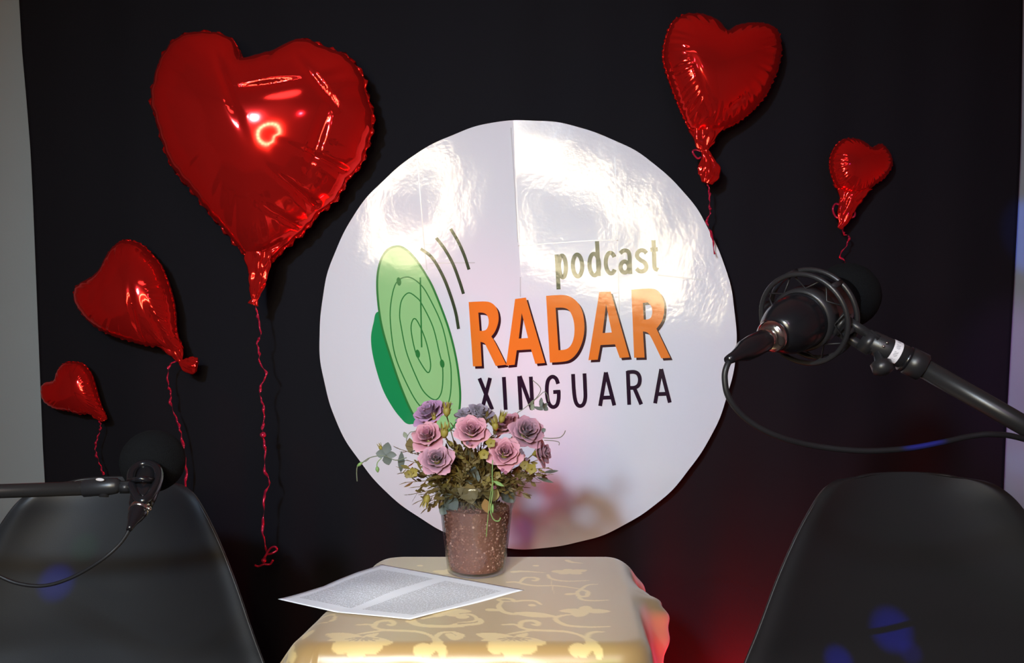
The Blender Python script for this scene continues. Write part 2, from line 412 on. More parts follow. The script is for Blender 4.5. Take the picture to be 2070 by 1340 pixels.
def rounded(poly, it=2, keep=50):
    poly = [np.array(p, float) for p in poly]
    sharp = []
    n = len(poly)
    for i in range(n):
        a = poly[i] - poly[i - 1]; b = poly[(i + 1) % n] - poly[i]
        an = abs(math.degrees(math.atan2(a[0] * b[1] - a[1] * b[0], a @ b))); sharp.append(an > keep)
    for _ in range(it):
        q = []; s2 = []
        n = len(poly)
        for i in range(n):
            if sharp[i]: q.append(poly[i]); s2.append(True)
            else:
                q.append(poly[i] * .75 + poly[i - 1] * .25); q.append(poly[i] * .75 + poly[(i + 1) % n] * .25); s2 += [False, False]
        poly, sharp = q, s2
    return [tuple(p) for p in poly]
def filled(name, loops, m, off, label=None):
    """flat printed shape with holes, filled from outlines in pixels of the sign's plane"""
    cu = bpy.data.curves.new('outline', 'CURVE'); cu.dimensions = '2D'; cu.fill_mode = 'FRONT'
    for lp in loops:
        s = cu.splines.new('POLY'); s.points.add(len(lp) - 1); s.use_cyclic_u = True
        for k, (x, y) in enumerate(lp): s.points[k].co = (x * 0.01, -y * 0.01, 0, 1)
    co = bpy.data.objects.new('outline', cu); COL.objects.link(co)
    dg = bpy.context.evaluated_depsgraph_get(); me = bpy.data.meshes.new_from_object(co.evaluated_get(dg))
    bm = bmesh.new(); bm.from_mesh(me)
    bmesh.ops.remove_doubles(bm, verts=bm.verts[:], dist=1e-5)
    for _ in range(3):
        long_e = [e for e in bm.edges if e.calc_length() > 0.14]
        if not long_e: break
        bmesh.ops.subdivide_edges(bm, edges=long_e, cuts=1, use_grid_fill=False)
        bmesh.ops.triangulate(bm, faces=[f for f in bm.faces if len(f.verts) > 3])
    bm.verts.index_update()
    PX = [(v.co.x * 100, -v.co.y * 100) for v in bm.verts]; Fc = [[v.index for v in f.verts] for f in bm.faces]
    bm.free(); bpy.data.objects.remove(co); bpy.data.curves.remove(cu); bpy.data.meshes.remove(me)
    o = obj(name, to_plane(PX, off), Fc, m, SG)
    if sum(p.normal.y for p in o.data.polygons) > 0: o.data.flip_normals()
    sign_normals(o, PX)
    if label: o['label'] = label
    return o
def zz(pts, ox, oy, s): return [(ox + x / s, oy + y / s) for x, y in pts]
# RADAR
RAD = [
 ('R', [[(80,232),(240,224),(300,240),(345,290),(362,370),(352,440),(325,510),(290,552),(318,590),(430,815),(332,826),(245,645),(228,612),(190,602),(203,828),(120,830)],
        [(170,330),(215,330),(252,350),(268,400),(264,450),(245,490),(215,500),(183,500)]]),
 ('A', [[(512,204),(612,190),(790,798),(700,806),(660,672),(527,680),(508,815),(428,822)], [(573,335),(632,566),(546,572)]]),
 ('D', [[(800,175),(960,163),(1040,185),(1110,250),(1148,350),(1160,480),(1140,600),(1090,710),(1020,775),(940,790),(835,795)],
        [(888,285),(970,283),(1020,310),(1055,390),(1066,480),(1058,570),(1030,640),(985,675),(915,680)]]),
 ('A', [[(1295,140),(1400,135),(1575,745),(1485,752),(1440,625),(1305,632),(1280,768),(1193,772)], [(1357,250),(1410,515),(1325,520)]]),
 ('R', [[(1592,118),(1780,102),(1850,130),(1895,210),(1900,320),(1880,410),(1825,480),(1955,750),(1870,755),(1770,545),(1740,512),(1700,505),(1715,748),(1618,750)],
        [(1700,240),(1745,235),(1780,270),(1790,330),(1775,380),(1745,395),(1708,395)]])]
for ch, loops in RAD:
    lp = [rounded(l) for l in loops]
    filled('letter_shadow', [zz(l, 930 + 4.6, 560 + 4.8, 4.6) for l in lp], M['maroon'], 0.0008, 'dark maroon shadow of an orange letter')
    filled('letter', [zz(l, 930, 560, 4.6) for l in lp], M['orange'], 0.0012, 'orange capital letter %s' % ch)
# podcast
def ell(cx, cy, rx, ry, a0=0, a1=360, n=36, tilt=0):
    out = []
    for k in range(n + 1 if a1 - a0 < 360 else n):
        a = math.radians(a0 + (a1 - a0) * k / n); x = rx * math.cos(a); y = ry * math.sin(a)
        out.append((cx + x * math.cos(tilt) - y * math.sin(tilt), cy + x * math.sin(tilt) + y * math.cos(tilt)))
    return out
POD = [
 [([(210, 368), (241, 952)], False), (ell(305, 568, 58, 182, tilt=-0.04), True)],
 [(ell(558, 552, 78, 182, tilt=-0.04), True)],
 [([(884, 145), (912, 728)], False), (ell(838, 536, 80, 180, tilt=-0.04), True)],
 [(ell(1112, 512, 82, 172, 40, 325, tilt=-0.04), False)],
 [(catmull([(1272, 348, 0), (1310, 312, 0), (1360, 300, 0), (1408, 325, 0), (1428, 400, 0), (1432, 520, 0), (1438, 692, 0)], 6), False), (ell(1348, 578, 70, 92, tilt=-0.04), True)],
 [(catmull([(1712, 345, 0), (1670, 305, 0), (1610, 300, 0), (1560, 345, 0), (1560, 410, 0), (1610, 460, 0), (1670, 495, 0), (1707, 550, 0), (1700, 615, 0), (1650, 648, 0), (1590, 645, 0), (1542, 605, 0)], 6), False)],
 [(catmull([(1828, 130, 0), (1836, 300, 0), (1842, 520, 0), (1855, 600, 0), (1905, 628, 0)], 8), False), ([(1778, 290), (1898, 280)], False)]]
for ch, st in zip('podcast', POD):
    strokes('letter', [([(1100 + p[0] / 8.28, 470 + p[1] / 8.28) for p in pts], cl) for pts, cl in st], 8.2, M['olive'], 0.0012, 'small dark olive letter %s' % ch)
XIN = [
 ('X', [([(92, 118), (217, 422)], 0), ([(196, 114), (116, 430)], 0)]), ('I', [([(330, 105), (348, 425)], 0)]),
 ('N', [([(478, 97), (496, 425)], 0), ([(484, 97), (604, 422)], 0), ([(592, 102), (609, 424)], 0)]),
 ('G', [(catmull([(858, 172, 0), (838, 122, 0), (800, 103, 0), (762, 135, 0), (748, 210, 0), (752, 300, 0), (772, 370, 0), (808, 398, 0), (845, 378, 0), (862, 320, 0), (864, 242, 0)], 5), 0), ([(810, 252), (880, 248)], 0)]),
 ('U', [(catmull([(1003, 76, 0), (1010, 220, 0), (1022, 320, 0), (1042, 372, 0), (1072, 388, 0), (1104, 370, 0), (1122, 310, 0), (1120, 200, 0), (1114, 70, 0)], 5), 0)]),
 ('A', [([(1322, 60), (1266, 388)], 0), ([(1322, 60), (1404, 382)], 0), ([(1282, 308), (1388, 303)], 0)]),
 ('R', [([(1535, 46), (1549, 376)], 0), (catmull([(1530, 60, 0), (1595, 56, 0), (1635, 76, 0), (1652, 125, 0), (1642, 180, 0), (1605, 208, 0), (1545, 212, 0)], 5), 0), ([(1598, 212), (1666, 372)], 0)]),
 ('A', [([(1860, 28), (1801, 362)], 0), ([(1860, 28), (1944, 355)], 0), ([(1818, 272), (1925, 268)], 0)])]
for ch, st in XIN:
    strokes('letter', [([(950 + p[0] / 4.814, 740 + p[1] / 4.814) for p in pts], bool(cl)) for pts, cl in st], 7.8, M['inkblack'], 0.0012, 'dark violet capital letter %s' % ch)
# radar dish emblem
def cl2(pts, per=8): return [(p.x, p.y) for p in catmull([(x, y, 0) for x, y in pts], per, True)]
dish = cl2([(803,498),(820,504),(840,524),(862,557),(879,590),(905,658),(921,719),(929,775),(930,814),(924,850),(908,870),(887,873),(863,862),(837,840),(812,786),(789,719),(772,660),(764,605),(763,560),(770,526),(784,505)])
back = cl2([(764,630),(755,653),(750,686),(756,729),(773,785),(794,824),(812,847),(822,856),(833,857),(850,850),(850,760),(800,640)])
filled('dish_back', [back], M['dgreen'], 0.0006, 'dark green back of the radar dish')
filled('dish_face', [dish], M['lgreen'], 0.0009, 'pale green face of the radar dish')
strokes('dish_outline', [(dish, True)], 4.2, M['lgreenline'], 0.0012)
for ring in ([(825,560),(801,572),(790,615),(790,660),(799,719),(822,775),(847,818),(875,838),(898,830),(910,800),(912,752),(907,716),(893,656),(868,602),(850,575)],
             [(826,592),(812,607),(808,635),(811,660),(822,712),(842,763),(858,793),(880,808),(893,790),(895,745),(888,712),(875,660),(853,615),(843,602)],
             [(837,644),(831,663),(838,704),(848,729),(865,753),(870.5,735),(861.5,691),(847,655)]):
    strokes('dish_ring', [(cl2(ring, 6), True)], 2.4, M['lgreenline'], 0.0012)
strokes('dish_needle', [([(849.7, 561), (852.5, 702)], False)], 3.0, M['lgreenline'], 0.0013)
for (x, y) in ((806.5, 569), (844.6, 715), (894, 735)):
    filled('dish_dot', [ell(x, y, 4.6, 8.6, n=20, tilt=-0.15)], M['lgreenline'], 0.0014)
for arc in ([(850.5,503),(871.7,519),(889,545.6),(904.6,580),(920,627),(927,665)], [(882,481),(898,502),(915.5,533),(928,566),(937,594)], [(911,462.5),(926.5,489),(939,517.4),(948,545)]):
    strokes('signal_arc', [([(p.x, p.y) for p in catmull([(x, y, 0) for x, y in arc], 6)], False)], 6.2, M['olive'], 0.0012)
# creases and butt joints of the vinyl
for ln in ([(843, 312), (850, 400), (858, 500), (863, 545)], [(1033, 258), (1040, 370), (1047, 490)], [(1243, 318), (1246, 430), (1249, 520), (1252, 640)],
           [(1047, 497), (1110, 492), (1200, 486), (1250, 486)], [(868, 532), (960, 531)], [(1052, 560), (1052, 600)], [(1330, 556), (1420, 566)]):
    strokes('vinyl_seam', [(ln, False)], 2.2, M['seam'], 0.0007)

# ------------------------------------------------------------------ heart balloons
def resample(poly, n):
    q = [(p.x, p.y) for p in catmull([(x, y, 0) for x, y in poly], 10, True)]
    q = np.array(q); d = np.linalg.norm(np.roll(q, -1, 0) - q, axis=1); s = np.concatenate([[0], np.cumsum(d)])
    t = np.linspace(0, s[-1], n, endpoint=False); qq = np.vstack([q, q[:1]])
    return np.stack([np.interp(t, s, qq[:, 0]), np.interp(t, s, qq[:, 1])], 1)
def poisson(poly, n=110):
    lo = poly.min(0); hi = poly.max(0); h = (hi - lo).max() / (n - 6)
    gx = lo[0] - 3 * h + h * np.arange(n); gy = lo[1] - 3 * h + h * np.arange(n)
    GX, GY = np.meshgrid(gx, gy); m = inside(GX, GY, poly).astype(float); u = np.zeros((n, n))
    for _ in range(2600):
        u[1:-1, 1:-1] = (u[:-2, 1:-1] + u[2:, 1:-1] + u[1:-1, :-2] + u[1:-1, 2:] + 1.0) * 0.25
        u *= m
    return gx, gy, u / u.max()
def bilin(gx, gy, u, x, y):
    fx = (x - gx[0]) / (gx[1] - gx[0]); fy = (y - gy[0]) / (gy[1] - gy[0]); ix = np.clip(fx.astype(int), 0, len(gx) - 2); iy = np.clip(fy.astype(int), 0, len(gy) - 2)
    ax = fx - ix; ay = fy - iy
    return (u[iy, ix] * (1 - ax) + u[iy, ix + 1] * ax) * (1 - ay) + (u[iy + 1, ix] * (1 - ax) + u[iy + 1, ix + 1] * ax) * ay
def balloon(outline, thick, label, neck, ribbon, seed, scallop=0.010, nscal=44, lean=(0, 0), creases=(), bow=None, knots=(), fwd=0.0, pk=0.05):
    """outline in pixels on the balloon's own plane; thick = half depth (m); neck = list of (px, py, half width px)"""
    rg = np.random.default_rng(seed); d = YB - thick - 0.004 - fwd
    poly = resample(outline, 220); c = poly.mean(0); c[1] -= 0.04 * (poly[:, 1].max() - poly[:, 1].min())
    gx, gy, u = poisson(poly); size = (poly[:, 0].max() - poly[:, 0].min())
    base = P(poly[:, 0].mean(), poly[:, 1].max(), d)
    B = thing('heart_balloon', base, label, 'balloon', 'red heart balloons')
    NR = 46; n = len(poly); th = np.arange(n) / n * 2 * math.pi
    ss = np.sin(np.linspace(0, math.pi / 2, NR + 1))[1:]
    puck = sum(rg.uniform(.5, 1) * np.cos(k * th + rg.uniform(0, 6.28)) for k in (23, 31, 37, 47)) / 2.2
    broad = sum(rg.uniform(.5, 1) * np.cos(k * th + rg.uniform(0, 6.28)) for k in (5, 8, 11)) / 2
    sc = 1 + scallop * np.abs(np.sin(nscal / 2 * th + 0.4 * np.sin(3 * th))) - scallop * .5
    rows = []
    for s in ss:
        q = c + (poly - c) * (s * (1 + (sc - 1) * s ** 6))[:, None]
        qi = c + (poly - c) * s
        hgt = np.sqrt(np.clip(bilin(gx, gy, u, qi[:, 0], qi[:, 1]), 0, 1)) * thick
        if s == ss[-1]: hgt = np.zeros(n) + 0.0006
        w1 = sstep(0.55, 0.9, s) * (1 - sstep(0.97, 1.0, s)); w2 = sstep(0.3, 0.8, s) * (1 - sstep(0.97, 1.0, s))
        hgt = hgt * (1 + pk * puck * w1 + 0.018 * broad * w2)
        for (cx, cy, ang, ln, wd, amp) in creases:      # creased facets
            dx = q[:, 0] - cx; dy = q[:, 1] - cy; a = dx * math.cos(ang) + dy * math.sin(ang); b = -dx * math.sin(ang) + dy * math.cos(ang)
            hgt = hgt - amp * thick * np.exp(-(a / ln) ** 2) * np.clip(1 - np.abs(b) / wd, 0, 1) * (1 - sstep(.95, 1, s))
        rows.append((q, hgt))
    k = d / F
    yplane = lambda q: d + (q[:, 0] - c[0]) * k * lean[0] + (q[:, 1] - c[1]) * k * lean[1]
    def loc(q, y): kk = yplane(q) / F; return np.stack([(q[:, 0] - 1035) * kk, y, H - (q[:, 1] - 670) * kk], 1)
    V = []; Fc = []
    hc = float(np.sqrt(bilin(gx, gy, u, np.array([c[0]]), np.array([c[1]])))[0]) * thick
    for side in (-1, 1):
        b0 = len(V)
        cc = np.array([c]); V.append(tuple(loc(cc, yplane(cc) + side * hc)[0]))
        for (q, hgt) in rows: V.extend(map(tuple, loc(q, yplane(q) + side * hgt)))
        for i in range(n):
            f = (b0, b0 + 1 + i, b0 + 1 + (i + 1) % n); Fc.append(f if side > 0 else f[::-1])
        for r in range(NR - 1):
            for i in range(n):
                a = b0 + 1 + r * n + i; b = b0 + 1 + r * n + (i + 1) % n; f = (a, a + n, b + n, b); Fc.append(f if side > 0 else f[::-1])
    obj('foil_heart', V, Fc, M['foil'], B)
    # flat crimped seam
    q = rows[-1][0]; q2 = c + (q - c) * (1 + 0.022 + 0.012 * np.sin(nscal * th * 1.3))[:, None]
    y0 = yplane(q); wob = 0.006 * np.sin(nscal * th) * thick / 0.1
    V = list(map(tuple, loc(q, y0 - .0008))) + list(map(tuple, loc(q2, y0 + wob))) + list(map(tuple, loc(q, y0 + .0008)))
    Fc = []
    for r in (0, 1):
        for i in range(n):
            j = (i + 1) % n; Fc.append((r * n + i, r * n + j, (r + 1) * n + j, (r + 1) * n + i))
    obj('crimped_seam', V, Fc, M['foil'], B)
    # gathered neck and tail
    pts = [P(x, y, d - 0.004) for x, y, _ in neck]
    dense = catmull(pts, 8); wds = np.interp(np.linspace(0, len(neck) - 1, len(dense)), range(len(neck)), [w_ for _, _, w_ in neck])
    m = 40; V = []; Fc = []
    ph = rg.uniform(0, 6.28, 5)
    for i, p in enumerate(dense):
        t = (dense[min(i + 1, len(dense) - 1)] - dense[max(i - 1, 0)]).normalized(); side = t.cross(Vector((0, -1, 0))).normalized()
        for j in range(m):
            a = 2 * math.pi * j / m
            fold = 1 + 0.20 * math.cos(5 * a + ph[0] + i * .12) + 0.14 * math.cos(9 * a + ph[1] - i * .2) + .08 * math.cos(3 * a + ph[2] + i * .5)
            V.append(p + side * math.cos(a) * wds[i] * k * fold + Vector((0, 1, 0)) * math.sin(a) * wds[i] * k * .42 * fold)
    for i in range(len(dense) - 1):
        for j in range(m):
            j2 = (j + 1) % m; Fc.append((i * m + j, i * m + j2, (i + 1) * m + j2, (i + 1) * m + j))
    obj('gathered_neck', V, Fc, M['foil'], B)
    # curling ribbon: a flat strip that twists
    rp = catmull([P(x, y, d + 0.01) for x, y in ribbon], 10); V = []; Fc = []
    wd = 0.0034 * (1.0 if size > 200 else 0.8)
    for i, p in enumerate(rp):
        t = (rp[min(i + 1, len(rp) - 1)] - rp[max(i - 1, 0)]).normalized()
        a = 0.9 * math.sin(i * 0.55) + 0.5 * math.sin(i * .21 + seed); sd = t.cross(Vector((0, -1, 0))).normalized(); nr = sd.cross(t)
        v = sd * math.cos(a) + nr * math.sin(a); off = nr * 0.003 * math.sin(i * .8)
        for s, e in ((1, 0), (-1, 0), (-1, 1), (1, 1)): V.append(p + off + v * wd * s * (0.75 + .25 * math.cos(i * .37)) + nr * .0006 * e)
    for i in range(len(rp) - 1):
        for s in range(4): Fc.append((4 * i + s, 4 * i + (s + 1) % 4, 4 * i + 4 + (s + 1) % 4, 4 * i + 4 + s))
    Fc += [(3, 2, 1, 0), tuple(4 * (len(rp) - 1) + s for s in range(4))]
    obj('curling_ribbon', V, Fc, M['ribbon'], B)
    for (kx, ky, kr) in knots:
        V, Fc = lathe([(-kr * k, kr * k * .4), (-kr * k * .5, kr * k * .95), (0, kr * k * 1.1), (kr * k * .5, kr * k * .85), (kr * k, kr * k * .4)], P(kx, ky, d + 0.004), (0.3, 0, 1), 12)
        obj('ribbon_knot', V, Fc, M['ribbon'], B)
    for lp in (bow or []):
        V, Fc = tube(catmull([P(x, y, d + 0.006 + 0.004 * (i % 2)) for i, (x, y) in enumerate(lp)], 7), [0.0026] * (7 * (len(lp) - 1) + 1), 6)
        obj('ribbon_bow', V, Fc, M['ribbon'], B)
    return B
z1 = lambda pts: zz(pts, 280, 40, 2.31)
z2 = lambda pts: zz(pts, 0, 460, 2.68)
z3 = lambda pts: zz(pts, 1300, 0, 2.393)
zr = lambda pts: zz(pts, 440, 470, 1.94)
nk = lambda f, pts, s: [(*f([(x, y)])[0], w_ / s) for x, y, w_ in pts]
balloon(z1([(498,190),(560,170),(640,150),(700,115),(760,95),(820,110),(880,135),(960,165),(1010,215),(1050,275),(1062,350),(1090,440),(1085,520),(1062,600),(1030,680),(975,740),(940,805),(895,860),(840,900),(790,965),(740,1012),(690,1055),(650,1095),(612,1125),(560,1140),(515,1105),(465,1055),(400,975),(335,900),(265,810),(200,735),(150,660),(115,560),(85,450),(65,380),(88,260),(110,190),(150,130),(210,78),(310,60),(395,75),(440,95),(472,140)]),
        0.098, 'largest red foil heart balloon, upper left with a long ribbon to the bow', nk(z1, [(562,1085,60),(560,1130,48),(558,1180,40),(552,1230,34),(545,1280,20),(543,1305,13),(535,1330,22)], 2.31),
        zr([(140,255),(152,300),(160,340),(169,400),(155,432),(163,470),(165,510),(191,555),(170,600),(167,640),(179,680),(182,730),(176,770),(180,810),(187,860),(184,930),(204,980),(183,1030),(181,1100),(176,1172),(190,1240),(181,1305)]), 11,
        creases=[(650,430,-2.4,60,16,.16),(655,300,1.9,70,14,.12),(600,455,-2.6,50,9,.12),(690,345,.4,60,10,.14),(560,500,-.5,46,10,.14),(615,395,.7,40,9,.10),(480,190,1.2,60,12,.10),(560,190,-.15,50,9,.10),(660,190,.9,60,10,.10)],
        bow=[zr([(183,1275),(205,1240),(225,1232),(232,1245),(212,1258),(190,1262)]), zr([(181,1300),(160,1308),(145,1304)]), zr([(181,1300),(205,1300),(217,1284)])], lean=(.13, .12), fwd=.022, pk=.026, knots=[(440+178/1.94, 470+793/1.94, 6), (440+181/1.94, 470+1285/1.94, 5)])
balloon(z2([(660,75),(710,73),(775,98),(830,155),(870,205),(902,280),(930,370),(945,450),(950,520),(958,580),(985,640),(960,680),(910,660),(870,640),(820,640),(740,622),(640,592),(560,560),(490,510),(440,450),(408,390),(415,325),(465,288),(520,260),(558,215),(578,165),(615,112)]),
        0.062, 'medium red foil heart balloon tilted left, second from the bottom on the left side', nk(z2, [(905,610,52),(935,650,44),(962,690,26),(978,722,11),(1000,736,30),(1040,745,40),(1066,750,36)], 2.68),
        z2([(972,718),(930,735),(910,775),(911,850),(926,895),(924,950),(952,1025),(972,1080),(985,1140),(1000,1230),(1010,1330),(1000,1420)]), 12, scallop=.012,
        creases=[(290,640,1.45,40,8,.12),(330,660,1.2,36,8,.12),(215,590,1.9,60,14,.06)])
balloon(z2([(350,735),(400,728),(452,740),(492,790),(512,850),(532,920),(550,970),(572,1015),(555,1040),(525,1030),(480,1008),(430,1010),(370,992),(300,980),(242,940),(226,885),(240,845),(300,825),(312,780)]),
        0.034, 'smallest red foil heart balloon, low at the left edge of the black cloth', nk(z2, [(510,985,30),(535,1015,24),(548,1035,12),(555,1030,20),(575,1022,14)], 2.68),
        z2([(540,1045),(545,1075),(540,1105),(524,1150),(517,1195),(525,1240),(545,1290),(560,1340)]), 13, scallop=.02, nscal=36)
balloon(z3([(400,160),(440,132),(520,115),(610,125),(652,165),(664,240),(655,310),(630,380),(590,460),(540,520),(470,580),(410,612),(365,630),(300,640),(235,625),(200,570),(150,450),(115,350),(98,280),(110,190),(145,110),(200,75),(260,70),(320,85),(372,115)]),
        0.072, 'medium red foil heart balloon high on the right side of the cloth', nk(z3, [(300,600,72),(298,640,60),(295,690,42),(300,728,14),(310,760,24),(318,810,44),(316,850,44),(306,885,22)], 2.393),
        z3([(305,870),(318,910),(321,950),(322,1000),(325,1030),(308,1068),(318,1100),(335,1150),(345,1230)]), 14, lean=(0.18, 0.05), scallop=.014, nscal=56,
        creases=[(1478,218,-.7,40,9,.10),(1418,200,1.2,60,9,.06)], bow=[z3([(290,735),(255,725),(240,735),(262,765),(280,760)])])
balloon(z3([(1100,716),(1150,697),(1188,740),(1203,795),(1170,855),(1120,892),(1075,925),(1020,940),(965,925),(930,890),(906,820),(906,760),(935,702),(980,672),(1040,676),(1080,697)]),
        0.042, 'small red foil heart balloon on the right side, above the shock mounted microphone', nk(z3, [(1012,905,78),(1008,930,62),(995,970,42),(982,1010,34),(975,1045,30),(965,1080,16),(950,1105,10)], 2.393),
        z3([(965,1060),(966,1100),(972,1132),(996,1142),(985,1185),(952,1235),(978,1268),(985,1320),(975,1400)]), 15, lean=(0.12, 0.0), scallop=.02, nscal=40,
        bow=[z3([(975,1010),(935,985),(918,1010),(930,1045),(955,1060)]), z3([(985,1010),(1020,1020),(1022,1045),(1000,1055)])])

# ------------------------------------------------------------------ chairs
def chair(cx, ytop, ztop, label, ws=1.0):
    yaw = 0.0
    """moulded shell chair; cx = centre, ytop/ztop = top edge of its back"""
    prof = [(0.225, -0.385), (0.20, -0.372), (0.10, -0.385), (0.0, -0.398), (-0.09, -0.392), (-0.155, -0.362), (-0.192, -0.31), (-0.212, -0.24), (-0.230, -0.16), (-0.247, -0.08), (-0.258, -0.02), (-0.262, 0.0)]
    hw = [w_ * ws for w_ in (0.20, 0.23, 0.27, 0.305, 0.335, 0.345, 0.330, 0.297, 0.258, 0.212, 0.165, 0.110)]
    pr = catmull([(a, b, c) for (a, b), c in zip(prof, hw)], 5)
    pr[-1] = Vector((-0.262, 0.0, 0.096 * ws))
    U = [-1, -.985, -.95, -.88, -.78, -.64, -.48, -.32, -.16, 0, .16, .32, .48, .64, .78, .88, .95, .985, 1]
    V = []; Fc = []; N = len(pr)
    yc = ytop - 0.262
    for j, q in enumerate(pr):
        f, z, hwid = q; v = j / (N - 1)
        back = float(sstep(.35, .6, v))
        top = float(sstep(.85, 1.0, v))
        for uu in U:
            au = abs(uu)
            cup = (0.055 * au ** 2.4) * (1 - .55 * top)
            lip = 0.010 * float(sstep(.88, 1, au))            # edge rolls back outwards
            ff = f + cup * back - lip * back * 1.2
            zz_ = z + (0.05 * au ** 2.4) * (1 - back) - lip * (1 - back) - (0.0 if top == 0 else 0.010 * top * au ** 3)
            x = uu * hwid
            ca, sa = math.cos(yaw), math.sin(yaw)
            V.append((cx + x * ca - ff * sa, yc - (ff * ca + x * sa), ztop + zz_))
    m = len(U)
    for j in range(N - 1):
        for i in range(m - 1): Fc.append((j * m + i, j * m + i + 1, (j + 1) * m + i + 1, (j + 1) * m + i))
    C = thing('shell_chair', (cx, yc, 0), label, 'chair', 'black shell chairs')
    o = obj('seat_shell', V, Fc, M['chair'], C)
    sol = o.modifiers.new('thickness', 'SOLIDIFY'); sol.thickness = 0.006; sol.offset = 0
    sb = o.modifiers.new('smooth', 'SUBSURF'); sb.levels = 1; sb.render_levels = 2
    zs = ztop - 0.40
    for sx in (-1, 1):
        for sy in (-1, 1):
            V, Fc = tube([(cx + sx * .11, yc + sy * .10, zs - .004), (cx + sx * .21, yc + sy * .19, 0.0)], [.015, .010], 12)
            obj('leg', V, Fc, M['wood'], C)
    b = MB()
    for sx in (-1, 1): b.add(*tube([(cx + sx * .13, yc - .12, zs - .07), (cx + sx * .13, yc + .12, zs - .07)], .004, 8))
    for sy in (-1, 1): b.add(*tube([(cx - .13, yc + sy * .12, zs - .07), (cx + .13, yc + sy * .12, zs - .07)], .004, 8))
    b.build('leg_brace', M['pole'], C)
def chair_at(px, py, d, label, ws=1.0):
    p = P(px, py, d); chair(p.x, p.y, p.z, label, ws)
chair_at(243, 962, 1.62, 'black moulded shell chair behind the left microphone', 0.91)
chair_at(1826, 953, 1.62, 'black moulded shell chair below the right microphone cable', 0.98)

# ------------------------------------------------------------------ table and damask cloth
TZ = H - 0.414                                   # top of the cloth
def U_(px, py):                                  # pixel -> sheet coordinates on the table top (continues over the front edge)
    if py <= 1292:
        d = F * 0.414 / (py - 670.0); return ((px - 1035) / F * d, d)
    d = F * 0.414 / (1292 - 670.0); return ((px - 1035) / F * d, d - (py - 1292) / F * d * 1.15)
CORN = [(-0.277, 1.150), (0.168, 1.150), (0.190, 1.588), (-0.223, 1.588)]   # FL FR BR BL
def table():
    Tb = thing('side_table', (-0.03, 1.37, 0), 'small square side table hidden under the gold damask cloth', 'table')
    V = [(x * .965 - .001, 1.37 + (y - 1.37) * .965, z) for z in (TZ - .022, TZ - .0025) for x, y in CORN]
    Fc = [(3, 2, 1, 0), (4, 5, 6, 7)] + [(i, (i + 1) % 4, (i + 1) % 4 + 4, i + 4) for i in range(4)]
    obj('tabletop', V, Fc, M['wood'], Tb, smooth=False)
    for x, y in CORN:
        xx = -.03 + (x + .03) * .82; yy = 1.37 + (y - 1.37) * .82
        V, Fc = tube([(xx, yy, TZ - .02), (xx, yy, 0)], [.02, .016], 12); obj('leg', V, Fc, M['wood'], Tb)
table()
